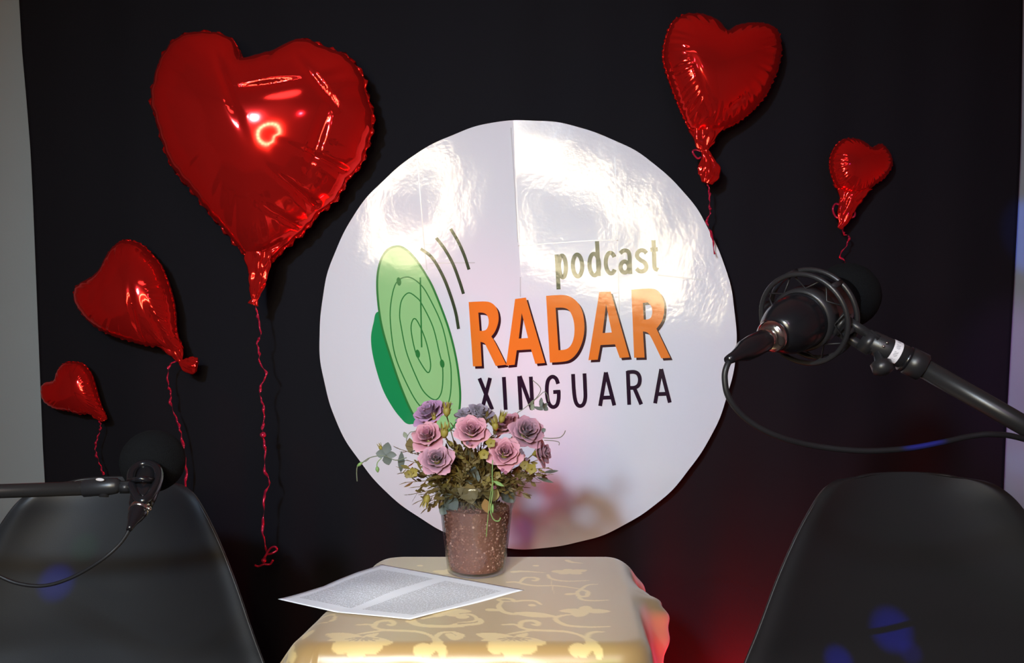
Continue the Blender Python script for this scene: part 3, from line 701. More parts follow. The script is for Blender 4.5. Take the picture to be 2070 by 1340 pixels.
def damask_image():
    n = 1100; x0, y0, s = -0.55, 0.75, 0.001
    img = np.zeros((n, n), np.float32)
    def stamp(x, y, r):
        cx = (x - x0) / s; cy = (y - y0) / s; rr = r / s; i0 = max(0, int(cx - rr - 2)); i1 = min(n, int(cx + rr + 3)); j0 = max(0, int(cy - rr - 2)); j1 = min(n, int(cy + rr + 3))
        if i0 >= i1 or j0 >= j1: return
        yy, xx = np.mgrid[j0:j1, i0:i1]; v = np.clip(rr + .5 - np.hypot(xx - cx, yy - cy), 0, 1); img[j0:j1, i0:i1] = np.maximum(img[j0:j1, i0:i1], v)
    def line(pts, w0, w1=None, shifts=((0, 0),)):
        w1 = w0 if w1 is None else w1
        q = catmull([(*U_(*p), 0) for p in pts], 24)
        for sx, sy in shifts:
            for i, p in enumerate(q):
                t = i / (len(q) - 1); stamp(p.x + sx, p.y + sy, (w0 + (w1 - w0) * t) * (0.35 + 0.65 * math.sin(math.pi * min(1, .12 + t * .88)) ** .5))
    def petal(c, tip, wid, shifts=((0, 0),)):
        a = np.array(U_(*c)); b = np.array(U_(*tip))
        for sx, sy in shifts:
            for t in np.linspace(0, 1, 50):
                p = a + (b - a) * t; stamp(p[0] + sx, p[1] + sy, max(.0012, wid * (math.sin(math.pi * (t * .86 + .1)) ** .9)))
    A = lambda pts: zz(pts, 550, 1120, 5.595)
    B = lambda pts: zz(pts, 900, 1120, 4.3125)
    per = 0.205
    S2 = ((0, 0), (-per, 0), (per, 0), (-2 * per, 0))
    S1 = ((0, 0), (-per, 0))
    line(A([(960,800),(1100,798),(1180,840),(1280,860),(1480,868),(1640,878),(1760,910),(1835,960)]), .0030, .0045, S2)
    line(A([(1150,825),(1180,775),(1250,755),(1330,755),(1372,780),(1350,805),(1300,795)]), .0045, .0045, S2)
    line(A([(1280,860),(1100,885),(960,905)]), .0035, .0025, S2)
    line(A([(1840,960),(1880,905),(1960,882),(2070,880)]), .0045, .003, S2)
    line(A([(1840,955),(1865,1010),(1875,1100),(1800,1190),(1760,1240)]), .006, .009, S2); line(A([(1870,1090),(1930,1180),(1950,1260)]), .006, .007, S2)
    line(A([(1690,1200),(1720,1165),(1770,1180)]), .011, .008, S2)
    cen = A([(1010, 965)])[0]
    for tp, wd in (((620,905),.014), ((650,1000),.013), ((755,1200),.017), ((985,1270),.018), ((1205,1200),.018), ((1345,1095),.015), ((1190,895),.007)):
        petal(cen, A([tp])[0], wd, S2)
    line(A([(500,700),(580,682),(660,685),(702,715),(680,750),(600,766),(460,774)]), .0035, .003, S2)
    line(A([(300,940),(350,890),(400,855)]), .004, .007)
    line(A([(840,590),(1000,620),(1150,660),(1300,690)]), .003, .006); line(A([(1530,760),(1650,800),(1800,815),(2000,815),(2080,790)]), .005, .006)
    line(A([(1700,730),(1880,690)]), .004, .003); petal(A([(1950,650)])[0], A([(2100,700)])[0], .01)
    line(B([(540,245),(620,245),(700,265),(800,276),(960,276),(1120,295),(1185,312)]), .004, .0025, S1)
    line(B([(645,248),(690,208),(760,204),(803,215),(785,232),(755,228)]), .0035, .004, S1)
    line(B([(1190,310),(1240,330),(1230,365),(1175,368),(1145,340),(1180,308),(1240,270),(1330,262)]), .0045, .003, S1)
    line(B([(1150,360),(1190,396),(1290,406),(1430,400)]), .0035, .003, S1); line(B([(1060,350),(1150,345)]), .006, .003)
    line(B([(560,412),(500,412),(460,397),(520,386),(582,396),(600,412),(680,405),(780,410),(832,440)]), .0032, .0045, S1)
    line(B([(490,418),(464,455),(500,500),(580,522),(660,524)]), .004, .005, S1); line(B([(375,485),(500,490)]), .007, .003, S1)
    petal(B([(620,515)])[0], B([(960,545)])[0], .011, S1); line(B([(745,445),(770,447)]), .006, .005, S1)
    for tp in ((1000,495), (1140,545), (1230,455), (1430,500), (1110,530)): petal(B([(1215,495)])[0], B([tp])[0], .010, S1)
    line(B([(960,545),(965,575),(1010,605),(1080,625),(1250,636),(1430,632)]), .0045, .0035, S1); line(B([(960,555),(1020,535),(1110,527)]), .004, .003, S1)
    line(B([(590,155),(680,150),(870,162)]), .007, .002, S1); line(B([(890,180),(925,215),(1050,236),(1250,230)]), .0035, .003, S1); line(B([(780,100),(800,102)]), .005, .005, S1)
    for tp in ((930,150), (1070,135), (1230,140), (1180,170), (1000,168)): petal(B([(1070,155)])[0], B([tp])[0], .010, S1)
    line(B([(1060,55),(1100,70),(1200,80)]), .006, .003, S1); line(B([(130,545),(170,550)]), .009, .009); line(B([(0,630),(150,620),(290,605),(302,575),(270,560)]), .004, .005); line(B([(30,700),(80,735),(130,710),(70,682)]), .007, .006)
    line(B([(918,225),(945,350)]), .0012, .0012, S1)
    # dark stamens of the big flowers
    for sx, sy in S2:
        c = np.array(U_(*A([(1030, 935)])[0]))
        for k in range(7):
            a = -2.7 + k * .38
            for t in np.linspace(.2, 1, 20):
                x = c[0] + sx + math.cos(a) * .024 * t; y = c[1] + sy + math.sin(a) * .020 * t
                i = int((x - x0) / s); j = int((y - y0) / s)
                if 2 < i < n - 2 and 2 < j < n - 2: img[j - 1:j + 2, i - 1:i + 2] *= .15
    return img, x0, y0, s
def cloth():
    img, x0, y0, s = damask_image()
    # rounded perimeter
    per = []; r = 0.028
    cs = [np.array(c) for c in CORN]
    for i in range(4):
        p, a, b = cs[i], cs[i - 1], cs[(i + 1) % 4]; ua = (a - p) / np.linalg.norm(a - p); ub = (b - p) / np.linalg.norm(b - p)
        s0 = p + ua * r; s1 = p + ub * r
        for t in np.linspace(0, 1, 24): per.append((1 - t) ** 2 * s0 + 2 * t * (1 - t) * p + t * t * s1)
        nx = cs[(i + 1) % 4]; e = nx - ub * 0 ; e = nx + (p - nx) / np.linalg.norm(p - nx) * r
        L = np.linalg.norm(e - s1); k = int(L / .0024)
        for t in np.linspace(0, 1, k, endpoint=False)[1:]: per.append(s1 + (e - s1) * t)
    per = np.array(per); n = len(per)
    tn = np.roll(per, -1, 0) - np.roll(per, 1, 0); nr = np.stack([tn[:, 1], -tn[:, 0]], 1); nr /= np.linalg.norm(nr, axis=1)[:, None]
    c = per.mean(0); V = []; SH = []
    RT = 100
    rad = np.linspace(0.0, 1.0, RT + 1)[1:]
    inn = per - nr * 0.006
    for q in rad:
        xy = c + (inn - c) * q; V.append(np.stack([xy[:, 0], xy[:, 1], np.full(n, TZ)], 1)); SH.append(xy)
    # skirt: walk down from the edge with a heading angle per point
    x, y = per[:, 0], per[:, 1]
    right = sstep(.3, .9, nr[:, 0]); left = sstep(.3, .9, -nr[:, 0]); front = sstep(.3, .9, -nr[:, 1])
    G = right * np.where(y > 1.405, np.clip((1.60 - y) / .19, 0, 1) ** 1.3, sstep(1.29, 1.395, y))
    G = G + 0.55 * np.exp(-((x - .19) ** 2 + (y - 1.588) ** 2) / .05 ** 2) * (nr[:, 0] > .2)
    G = np.clip(G, 0, 1)
    s_arc = np.concatenate([[0], np.cumsum(np.linalg.norm(np.diff(per, axis=0), axis=1))])
    out = np.full(n, -0.006); drop = np.zeros(n)
    dl = np.concatenate([np.full(60, .0022), np.full(24, .016)]); l = 0.0
    rows = []
    for d_ in dl:
        l += d_
        base = np.radians(88 - 40 * np.clip(left + .8 * (nr[:, 0] < -.1) * (nr[:, 1] < -.1), 0, 1) * math.exp(-l / .16) - 6 * front)
        bend = sstep(-.004, .048, l) * base
        ear = np.radians(22 + 55 * sstep(.05, .10, l) + 22 * sstep(.09, .14, l)) * sstep(0, .02, l)
        psi = bend * (1 - G) + np.minimum(ear, np.radians(99)) * G
        wav = (0.22 * np.sin(s_arc * 46 + 1.2) + 0.14 * np.sin(s_arc * 91)) * sstep(.015, .08, l) * math.exp(-l / .2)
        psi = psi + wav * (1 - .6 * G)
        out = out + np.cos(psi) * d_; drop = drop + np.sin(psi) * d_
        # crumple of the ear
        cr = G * (0.005 * np.sin(s_arc * 58 + l * 60 + 1.0) + .002 * np.sin(s_arc * 130 - l * 140)) * sstep(.02, .08, l)
        xy = per + nr * (out + cr)[:, None]
        V.append(np.stack([xy[:, 0], xy[:, 1], TZ - drop], 1)); SH.append(per + nr * l)
    R = len(V); VV = np.concatenate([np.array([[c[0], c[1], TZ]])] + V); S = np.concatenate([np.array([c])] + SH)
    Fc = [(0, 1 + i, 1 + (i + 1) % n) for i in range(n)]
    for j in range(R - 1):
        for i in range(n):
            a = 1 + j * n + i; b = 1 + j * n + (i + 1) % n; Fc.append((a, a + n, b + n, b))
    o = obj('damask_tablecloth', VV, Fc, M['cloth'], origin=(c[0], c[1], TZ))
    fx = np.clip((S[:, 0] - x0) / s, 0, 1098).astype(int); fy = np.clip((S[:, 1] - y0) / s, 0, 1098).astype(int)
    set_attr(o, 'damask', img[fy, fx])
    tag(o, 'gold satin damask tablecloth with pale flowers and scrolling vines', 'tablecloth')
cloth()

# ------------------------------------------------------------------ printed sheet
def paper():
    A_, B_, C_, D_ = (Vector((*U_(*p), TZ)) for p in ((771, 1141), (1060, 1193), (829, 1257), (562, 1228)))
    NU, NV = 40, 28; V = []; uvs = []
    for j in range(NV + 1):
        for i in range(NU + 1):
            u = i / NU; v = j / NV                   # u along A->B / D->C (long side), v from A side to D side
            a = A_.lerp(D_, u); b = B_.lerp(C_, u)   # columns run from the back edge to the front edge
            p = a.lerp(b, v)
            lift = 0.0005 + 0.0017 * min(1, u * 4) + 0.010 * math.exp(-((u - .55) ** 2 / .06 + (v - .30) ** 2 / .05)) * (1 - v) ** .3 + 0.0015 * min(1, u * 4) * math.sin(u * 5 + v * 3)
            lift += 0.012 * max(0, u - .6) / .4 * max(0, .45 - v) / .45
            V.append(p + Vector((0, 0, lift))); uvs.append((v, 1 - u))
    Fc = []
    for j in range(NV):
        for i in range(NU):
            k = j * (NU + 1) + i; Fc.append((k, k + NU + 1, k + NU + 2, k + 1))
    o = obj('printed_sheet', V, Fc, M['paper'], origin=V[0])
    uvl = o.data.uv_layers.new(name='UVMap')
    for lp in o.data.loops: uvl.data[lp.index].uv = uvs[lp.vertex_index]
    sm = o.modifiers.new('thickness', 'SOLIDIFY'); sm.thickness = 0.0003; sm.offset = 1
    tag(o, 'white paper sheet printed with two text blocks, hanging over the table edge', 'paper')
paper()

# ------------------------------------------------------------------ glass pot and gravel
DP = 1.485; KP = DP / F
PC = Vector(((963 - 1035) * KP, DP, TZ))
def pot():
    prof = [(0.0, .030), (0.0005, .046), (.003, .0497), (.02, .0520), (.06, .0565), (.108, .0620), (.118, .0650), (.126, .0692), (.135, .0708), (.150, .0711), (.1545, .0709), (.156, .0697),
            (.1545, .0684), (.135, .0681), (.127, .0668), (.118, .0625), (.108, .0596), (.06, .0541), (.02, .0497), (.0075, .0475), (.006, .044), (.006, .0)]
    V, Fc = lathe(prof, PC + Vector((0, 0, .0012)), (0, 0, 1), 72)
    o = obj('glass_pot', V, Fc, M['glass'], origin=PC)
    tag(o, 'clear glass pot with a wide rim holding brown gravel and artificial roses', 'plant pot')
pot()
def gravel():
    b = MB(); tone = []
    def rad(z): return np.interp(z, [.0075, .02, .06, .108, .116], [.0462, .0488, .0532, .0585, .060])
    core = [(.0078, 0.0), (.008, rad(.008) - .003)] + [(z, rad(z) - .003) for z in np.linspace(.012, .112, 10)] + [(.113, .03), (.114, 0.0005)]
    V, Fc = lathe(core, PC, (0, 0, 1), 40); b.add(V, Fc); tone += [0.25] * len(V)
    bm = bmesh.new(); bmesh.ops.create_icosphere(bm, subdivisions=1, radius=1.0); iv = [v.co.copy() for v in bm.verts]; bm.verts.index_update(); ifc = [[v.index for v in f.verts] for f in bm.faces]; bm.free()
    for k in range(2300):
        if k < 1900:
            z = random.uniform(.010, .111); a = random.uniform(0, 6.283); r = rad(z) - random.uniform(.0022, .0034)
        else:
            z = random.uniform(.111, .115); a = random.uniform(0, 6.283); r = .055 * math.sqrt(random.random())
        sz = random.choice((.0011, .0014, .0017, .0021)); p = PC + Vector((math.cos(a) * r, math.sin(a) * r, z))
        q = Quaternion((random.gauss(0, 1), random.gauss(0, 1), random.gauss(0, 1), random.gauss(0, 1))).normalized().to_matrix()
        sc = Vector((sz * random.uniform(.7, 1.3), sz * random.uniform(.7, 1.3), sz * random.uniform(.7, 1.3)))
        b.add([p + q @ Vector((v.x * sc.x, v.y * sc.y, v.z * sc.z)) for v in iv], ifc)
        t = random.choice((.15, .3, .35, .45, .5, .5, .6, .9 if random.random() < .35 else .4)); tone += [t] * len(iv)
    o = obj('gravel', b.V, b.F, M['gravel'], smooth=False, origin=PC); set_attr(o, 'tone', tone)
    tag(o, 'reddish brown gravel filling the clear glass pot', 'gravel', kind='stuff')
gravel()

# ------------------------------------------------------------------ artificial rose bouquet
BQ = thing('rose_bouquet', PC + Vector((0, 0, .116)), 'bouquet of pink and mauve artificial roses with olive foliage in glass pot', 'flowers')
def bp_(px, py, d): return P(px, py, d)
def petal_mesh(row, key, var):
    """unit-rose petal: rows run from the tight heart (0) to the open outer ring (3)"""
    r0, r1, hh, half, curl = [(.04, .17, .80, 1.35, -.03), (.08, .36, .80, 1.15, .02), (.12, .56, .72, .98, .07), (.14, .78, .56, .84, .13), (.15, .98, .34, .74, .17)][row]
    nu, nv = 10, 9; V = []; sh = []; Fc = []
    for j in range(nv + 1):
        v = j / nv
        for i in range(nu + 1):
            u = 2 * i / nu - 1
            full = (0.30 + 0.70 * math.sin(math.pi / 2 * min(1, v * 1.5))) * (math.sqrt(max(0.0, 1 - ((v - .62) / .40) ** 2)) if v > .62 else 1.0)
            a = u * half * max(full, .30)
            tipv = v * (1 - .06 * abs(u) ** 3 * v - .03 * v * math.cos(u * 5 + var))
            r = r0 + (r1 - r0) * tipv ** .85 + curl * max(0, tipv - .60) ** 1.2 * 1.5 - .05 * u * u * v * (row > 1)
            r += .025 * math.sin(4 * u + var * 2.2) * v * v
            z = hh * math.sin(tipv * 1.50) - curl * 1.5 * max(0, tipv - .66) ** 1.2 - (.10 if row == 4 else .02 * row) * (1 - v) - .05 * abs(u) ** 3 * v
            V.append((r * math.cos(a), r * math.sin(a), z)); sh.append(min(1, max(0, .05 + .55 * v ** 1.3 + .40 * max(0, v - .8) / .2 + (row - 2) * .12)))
    for j in range(nv):
        for i in range(nu):
            k = j * (nu + 1) + i; Fc.append((k, k + 1, k + nu + 2, k + nu + 1))
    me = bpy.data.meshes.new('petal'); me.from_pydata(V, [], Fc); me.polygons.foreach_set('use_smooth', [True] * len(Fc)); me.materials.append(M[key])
    a = me.attributes.new('shade', 'FLOAT', 'POINT'); a.data.foreach_set('value', np.array(sh, np.float32)); return me
PET = {}
def rose(c, R, face, key, rows, label, spin=0.0):
    """rose head: calyx and hip mesh with every petal a child"""
    ax = Vector(face).normalized(); q = Vector((0, 0, 1)).rotation_difference(ax); Mx = q.to_matrix()
    b = MB()
    V, Fc = lathe([(-.42, .05), (-.36, .10), (-.22, .17), (-.06, .20), (.05, .12)], (0, 0, 0), (0, 0, 1), 12); b.add(V, Fc)
    for k in range(5):
        a = k * 2 * math.pi / 5 + .3; seg = []
        for (rr, z, w_) in ((.10, -.32, .09), (.26, -.14, .15), (.42, .04, .10), (.50, .22, .015)):
            for s in (-1, 1): seg.append((rr * math.cos(a) - s * w_ * math.sin(a), rr * math.sin(a) + s * w_ * math.cos(a), z))
        b.add(seg, [(0, 1, 3, 2), (2, 3, 5, 4), (4, 5, 7, 6)])
    Vw = [c + Mx @ (Vector(v) * R) for v in b.V]
    r_ = obj('rose', Vw, b.F, M['sepal'], BQ, origin=c)
    if label: r_['label'] = label
    cnt = [3, 3, 4, 5, 5]
    for row in rows:
        for k in range(cnt[row]):
            var = k % 2
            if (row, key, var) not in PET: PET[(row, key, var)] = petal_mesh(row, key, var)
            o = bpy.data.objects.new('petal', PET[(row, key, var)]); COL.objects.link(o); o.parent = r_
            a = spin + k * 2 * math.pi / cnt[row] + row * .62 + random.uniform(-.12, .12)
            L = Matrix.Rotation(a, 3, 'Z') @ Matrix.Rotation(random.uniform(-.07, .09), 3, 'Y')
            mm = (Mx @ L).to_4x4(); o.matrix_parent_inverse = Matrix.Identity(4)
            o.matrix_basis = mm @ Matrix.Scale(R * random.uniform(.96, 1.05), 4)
    return r_
ALL = (0, 1, 2, 3, 4)
ROSES = [(868, 832, 1.50, 39, (-.35, -.5, .8), 'lilac', ALL, 'lilac rose seen from the side at the upper left'), (903, 822, 1.52, 21, (.05, -.1, 1), 'lilac', (0, 1, 2), 'small closed lilac rosebud'),
         (942, 838, 1.52, 27, (-.1, -.3, .9), 'greypetal', (1, 2, 3, 4), 'small grey lilac rose'), (972, 834, 1.525, 33, (.3, -.4, .85), 'greypetal', ALL, 'grey lilac rose'),
         (864, 880, 1.45, 36, (-.15, -.75, .75), 'pink', ALL, 'pink half open rose'), (953, 869, 1.44, 38, (.05, -.80, .62), 'pink', ALL, 'pink rose with mauve heart'),
         (882, 928, 1.43, 36, (.0, -.9, .5), 'mauve', ALL, 'dusky pink rose with grey heart'), (1021, 915, 1.43, 38, (.1, -.9, .5), 'pink', ALL, 'open pink rose'),
         (1066, 872, 1.47, 39, (.3, -.7, .6), 'mauve', ALL, 'dusky mauve rose'), (1028, 856, 1.50, 34, (-.45, -.35, .8), 'pink', ALL, 'pale pink rose leaning left'),
         (1098, 914, 1.47, 30, (.95, -.35, .25), 'mauve', ALL, 'dusky rose facing right')]
rose_pts = []
for i, (px, py, d, rp, fc, key, rows, lab) in enumerate(ROSES):
    R = rp * d / F; ax = Vector(fc).normalized(); c = bp_(px, py, d) - ax * R * .38
    rose(c, R, fc, key, rows, lab, spin=i * .7); rose_pts.append((c - ax * R * .38, i))
def stem_to(p, name='stem', m=None, r=.0011):
    base = PC + Vector((random.uniform(-.025, .025), random.uniform(-.025, .025), .110))
    mid = base.lerp(p, .55) + Vector((0, 0, .012))
    V, Fc = tube(catmull([base, base.lerp(mid, .5) + Vector((0, 0, .01)), mid, p], 5), r, 6); obj(name, V, Fc, m or M['brownleaf'], BQ)
for p, i in rose_pts: stem_to(p)
def leaf_geo(base, dirv, nrm, L, W, bend=.15, lobes=False):
    d = Vector(dirv).normalized(); n = Vector(nrm); n = (n - d * n.dot(d)); n = n.normalized() if n.length > 1e-4 else frame_of(d)[0]; s = d.cross(n)
    V = []; Fc = []
    prof = ((0, .05), (.2, .62), (.45, 1.0), (.7, .78), (.88, .42), (1, .03)) if not lobes else ((0, .1), (.15, .9), (.28, .5), (.45, 1.0), (.58, .5), (.75, .8), (1, .05))
    for t, wd in prof:
        p = Vector(base) + d * L * t - n * bend * L * t * t
        V += [p + s * W * wd - n * 0, p - n * W * .18 * wd, p - s * W * wd]
    for k in range(len(prof) - 1):
        a = 3 * k; Fc += [(a, a + 1, a + 4, a + 3), (a + 1, a + 2, a + 5, a + 4)]
    return V, Fc
def sprig(tip, nleaf, L, W, m, name='foliage_sprig', seedv=0, droop=0.0, lobes=False, base=None, frm=.3):
    rg = random.Random(seedv)
    base = base or PC + Vector((rg.uniform(-.03, .03), rg.uniform(-.03, .03), .108)); tip = Vector(tip)
    mid = base.lerp(tip, .55) + Vector((rg.uniform(-.01, .01), rg.uniform(-.01, .01), .022 + droop))
    path = catmull([base, base.lerp(mid, .5) + Vector((0, 0, .008)), mid, tip], 8); b = MB(); b.add(*tube(path, [.0011 - .0006 * i / len(path) for i in range(len(path))], 5))
    for k in range(nleaf):
        t = frm + (1 - frm) * k / max(1, nleaf - 1); i = min(len(path) - 2, int(t * (len(path) - 1))); p = path[i]; d = (path[i + 1] - path[i]).normalized(); u, v, _ = frame_of(d)
        a = k * 2.4 + rg.uniform(-.4, .4); side = u * math.cos(a) + v * math.sin(a); dr = d * rg.uniform(.5, 1.0) + side * rg.uniform(.6, 1.1)
        if k == nleaf - 1: dr = d
        b.add(*leaf_geo(p, dr, d.cross(dr).cross(dr) + Vector((0, 0, .3)), L * rg.uniform(.7, 1.15), W * rg.uniform(.8, 1.15), rg.uniform(-.1, .3), lobes))
    return b.build(name, m, BQ)
# olive and gold filler around and under the roses
k = 0
FILL = [(822,930),(800,905),(815,955),(835,985),(850,1000),(862,1015),(870,985),(840,960),(890,985),(905,1000),(920,960),(935,985),(950,940),(968,985),(985,960),(1000,975),(1015,985),(1035,970),(1050,955),(1075,950),(1095,955),(1110,945),(1060,985),(1040,1000),(905,890),(915,860),(930,905),(990,885),(1000,850),(985,835),(1085,930),(1050,900),(920,935),(845,915),(826,900),(1010,845),(818,975),(828,1000),(842,1015),(806,945),(858,1030),(875,1015),(1020,1000),(1068,1000),(1085,975),(1105,960),(1048,975),(935,960),(900,950),(960,930),(1000,940),(870,965)]
for (px, py) in FILL:
    d = random.uniform(1.41, 1.50) if py > 880 else random.uniform(1.46, 1.52)
    sprig(bp_(px, py, d), 16, .016, .0040, M['brownleaf' if k % 3 else 'goldleaf'], 'foliage_sprig', 100 + k, lobes=(k % 4 == 1)); k += 1
for j in range(34):                                         # deep inside, behind the front roses
    a = j * 2.4; p = PC + Vector((math.cos(a) * .06 * (.4 + .6 * (j % 5) / 4), .012 + abs(math.sin(a)) * .045, .135 + .085 * ((j * 7) % 10) / 10))
    sprig(p, 12, .022, .0075, M['brownleaf'], 'foliage_sprig', 300 + j, frm=.1)
# broad leaves inside the mouth of the pot and beyond the rim
for (px, py, d, dx, dz, L, W, key) in ((900,1010,1.45,.6,-.8,.034,.013,'greyleaf'),(925,1000,1.44,.9,-.4,.036,.012,'brownleaf'),(945,990,1.44,.25,-1,.034,.015,'brownleaf'),(985,985,1.44,.3,-1,.034,.013,'brownleaf'),
                                  (1015,1000,1.45,.6,-.7,.030,.012,'greyleaf'),(960,955,1.46,-.2,-1,.040,.013,'greyleaf'),(905,1030,1.46,-.4,-.6,.022,.010,'greyleaf'),(1005,1000,1.425,-.3,-1,.022,.007,'goldleaf'),(980,1020,1.432,.2,-1,.024,.008,'ochre')):
    V, Fc = leaf_geo(bp_(px, py - 12, d), (dx, -.1, dz), (0, -1, .25), L, W, .1); obj('leaf', V, Fc, M[key], BQ)
# ivy leaf and drooping grey leaf on the left
def ivy(px, py, d, sc, key, rot=0.0):
    c = bp_(px, py, d); b = MB()
    for a, L, W in ((80, 1.0, .42), (175, .85, .38), (-75, .95, .42), (-5, .9, .30)):
        a = math.radians(a + rot); b.add(*leaf_geo(c, (math.cos(a), -.05, math.sin(a)), (0, -1, .15), L * sc, W * sc, .12))
    b.build('ivy_leaf', M[key], BQ)
ivy(780, 918, 1.44, .020, 'greyleaf'); ivy(1098, 822, 1.47, .011, 'greyleaf', 40)
for (px, py, dx, dz, L, W, key) in ((812,912,-.05,-1,.036,.006,'greyleaf'),(828,885,.05,-1,.026,.008,'brownleaf'),(822,886,-.4,.9,.012,.004,'tendril'),(1098,955,.9,.1,.026,.003,'greyleaf'),(1085,965,.8,-.25,.030,.003,'greyleaf'),(1075,830,.2,.9,.012,.004,'tendril'),(1078,822,.9,-.3,.018,.003,'greyleaf'),(1093,820,.1,1,.014,.0035,'greyleaf'),(1095,872,.6,.4,.008,.004,'greyleaf')):
    V, Fc = leaf_geo(bp_(px, py, 1.45), (dx, 0, dz), (0, -1, .1), L, W, .08); obj('leaf', V, Fc, M[key], BQ)
def tendril(pts, d, r, key, name='tendril'):
    V, Fc = tube(catmull([bp_(x, y, d) for x, y in pts], 7), r, 6); obj(name, V, Fc, M[key], BQ)
def bud(px, py, d, L, W, dv, key):
    V, Fc = lathe([(0, .0004), (L * .25, W * .8), (L * .55, W), (L * .85, W * .55), (L, .0003)], bp_(px, py, d), dv, 10); obj('bud', V, Fc, M[key], BQ)
tendril([(822,925),(800,930),(775,921),(748,925),(733,935),(723,942),(721,955),(722,973)], 1.44, .0009, 'tendril')
tendril([(748,925),(740,932),(735,932)], 1.439, .0008, 'tendril'); tendril([(772,925),(763,935),(762,945)], 1.44, .0008, 'green')
bud(733,934,1.44,.012,.0028,(-.8,0,-.6),'green'); bud(762,942,1.44,.011,.0034,(.15,0,-1),'green')
tendril([(840,905),(822,892),(828,875),(840,872)], 1.455, .0007, 'tendril')
tendril([(1045,835),(1060,825),(1085,805),(1100,792),(1107,800),(1109,812)], 1.47, .0007, 'tendril'); tendril([(1066,820),(1085,803),(1093,788),(1088,778),(1076,768)], 1.471, .0007, 'tendril')
bud(1072,820,1.47,.012,.003,(.5,0,.8),'tendril')
tendril([(1098,885),(1115,886),(1132,884),(1140,877),(1143,870)], 1.46, .0008, 'tendril'); tendril([(1100,890),(1120,891),(1130,894),(1130,900)], 1.462, .0007, 'tendril')
tendril([(996,930),(995,960),(996,990),(993,1015),(992,1035),(998,1050),(1008,1053),(1012,1046)], 1.405, .0010, 'green'); tendril([(996,975),(990,1010),(985,1060),(983,1085)], 1.404, .0007, 'green')
bud(996,1018,1.405,.016,.0024,(0,0,-1),'green'); V, Fc = leaf_geo(bp_(997,972,1.405), (1, 0, -.5), (0, -1, 0), .020, .003, .05); obj('leaf', V, Fc, M['green'], BQ)
# yellow spiky seed heads and tiny yellow flowers
def spiky(px, py, d, L, up, key='sepal'):
    c = bp_(px, py, d); ax = Vector(up).normalized(); u, v, _ = frame_of(ax); b = MB()
    b.add(*lathe([(0, L * .08), (L * .2, L * .24), (L * .5, L * .26), (L * .62, L * .14)], c, ax, 10))
    for k in range(7):
        a = k * .9; s = u * math.cos(a) + v * math.sin(a); b.add(*leaf_geo(c + ax * L * .4 + s * L * .18, ax + s * .35, s, L * .65, L * .07, .1))
    b.build('seed_head', M[key], BQ)
spiky(898, 885, 1.43, .026, (.05, -.2, 1)); spiky(903, 842, 1.49, .026, (0, 0, 1)); spiky(1012, 855, 1.47, .022, (.3, 0, 1)); spiky(1003, 870, 1.46, .022, (-.2, -.1, 1)); spiky(772, 910, 1.45, .013, (-.5, 0, 1))
spiky(866, 1000, 1.42, .022, (-.35, -.1, -1)); spiky(878, 850, 1.48, .014, (-.1, -.2, 1)); spiky(1062, 925, 1.45, .018, (.1, -.2, -1))
def tiny_flower(px, py, d, r, key='sepal'):
    c = bp_(px, py, d); b = MB()
    for k in range(5):
        a = k * 2 * math.pi / 5 + px; b.add(*leaf_geo(c, (math.cos(a), -.15, math.sin(a)), (0, -1, 0), r, r * .5, -.1))
    b.add(*lathe([(0, r * .18), (r * .2, r * .2), (r * .3, r * .05)], c, (0, -1, 0), 8)); b.build('tiny_flower', M[key], BQ)
for (px, py, r) in ((978,918,.0095),(992,895,.009),(1074,947,.010),(835,955,.009),(1060,940,.008),(826,958,.008),(1005,960,.007)): tiny_flower(px, py, 1.42, r, 'sepal' if r > .0085 else 'goldleaf')
for (px, py) in ((1000,985),(1016,950),(1022,955),(1053,910),(1056,915),(945,895),(950,897),(1065,928)): tiny_flower(px, py, 1.418, .0035, 'mauve' if px % 3 == 0 else 'pink')

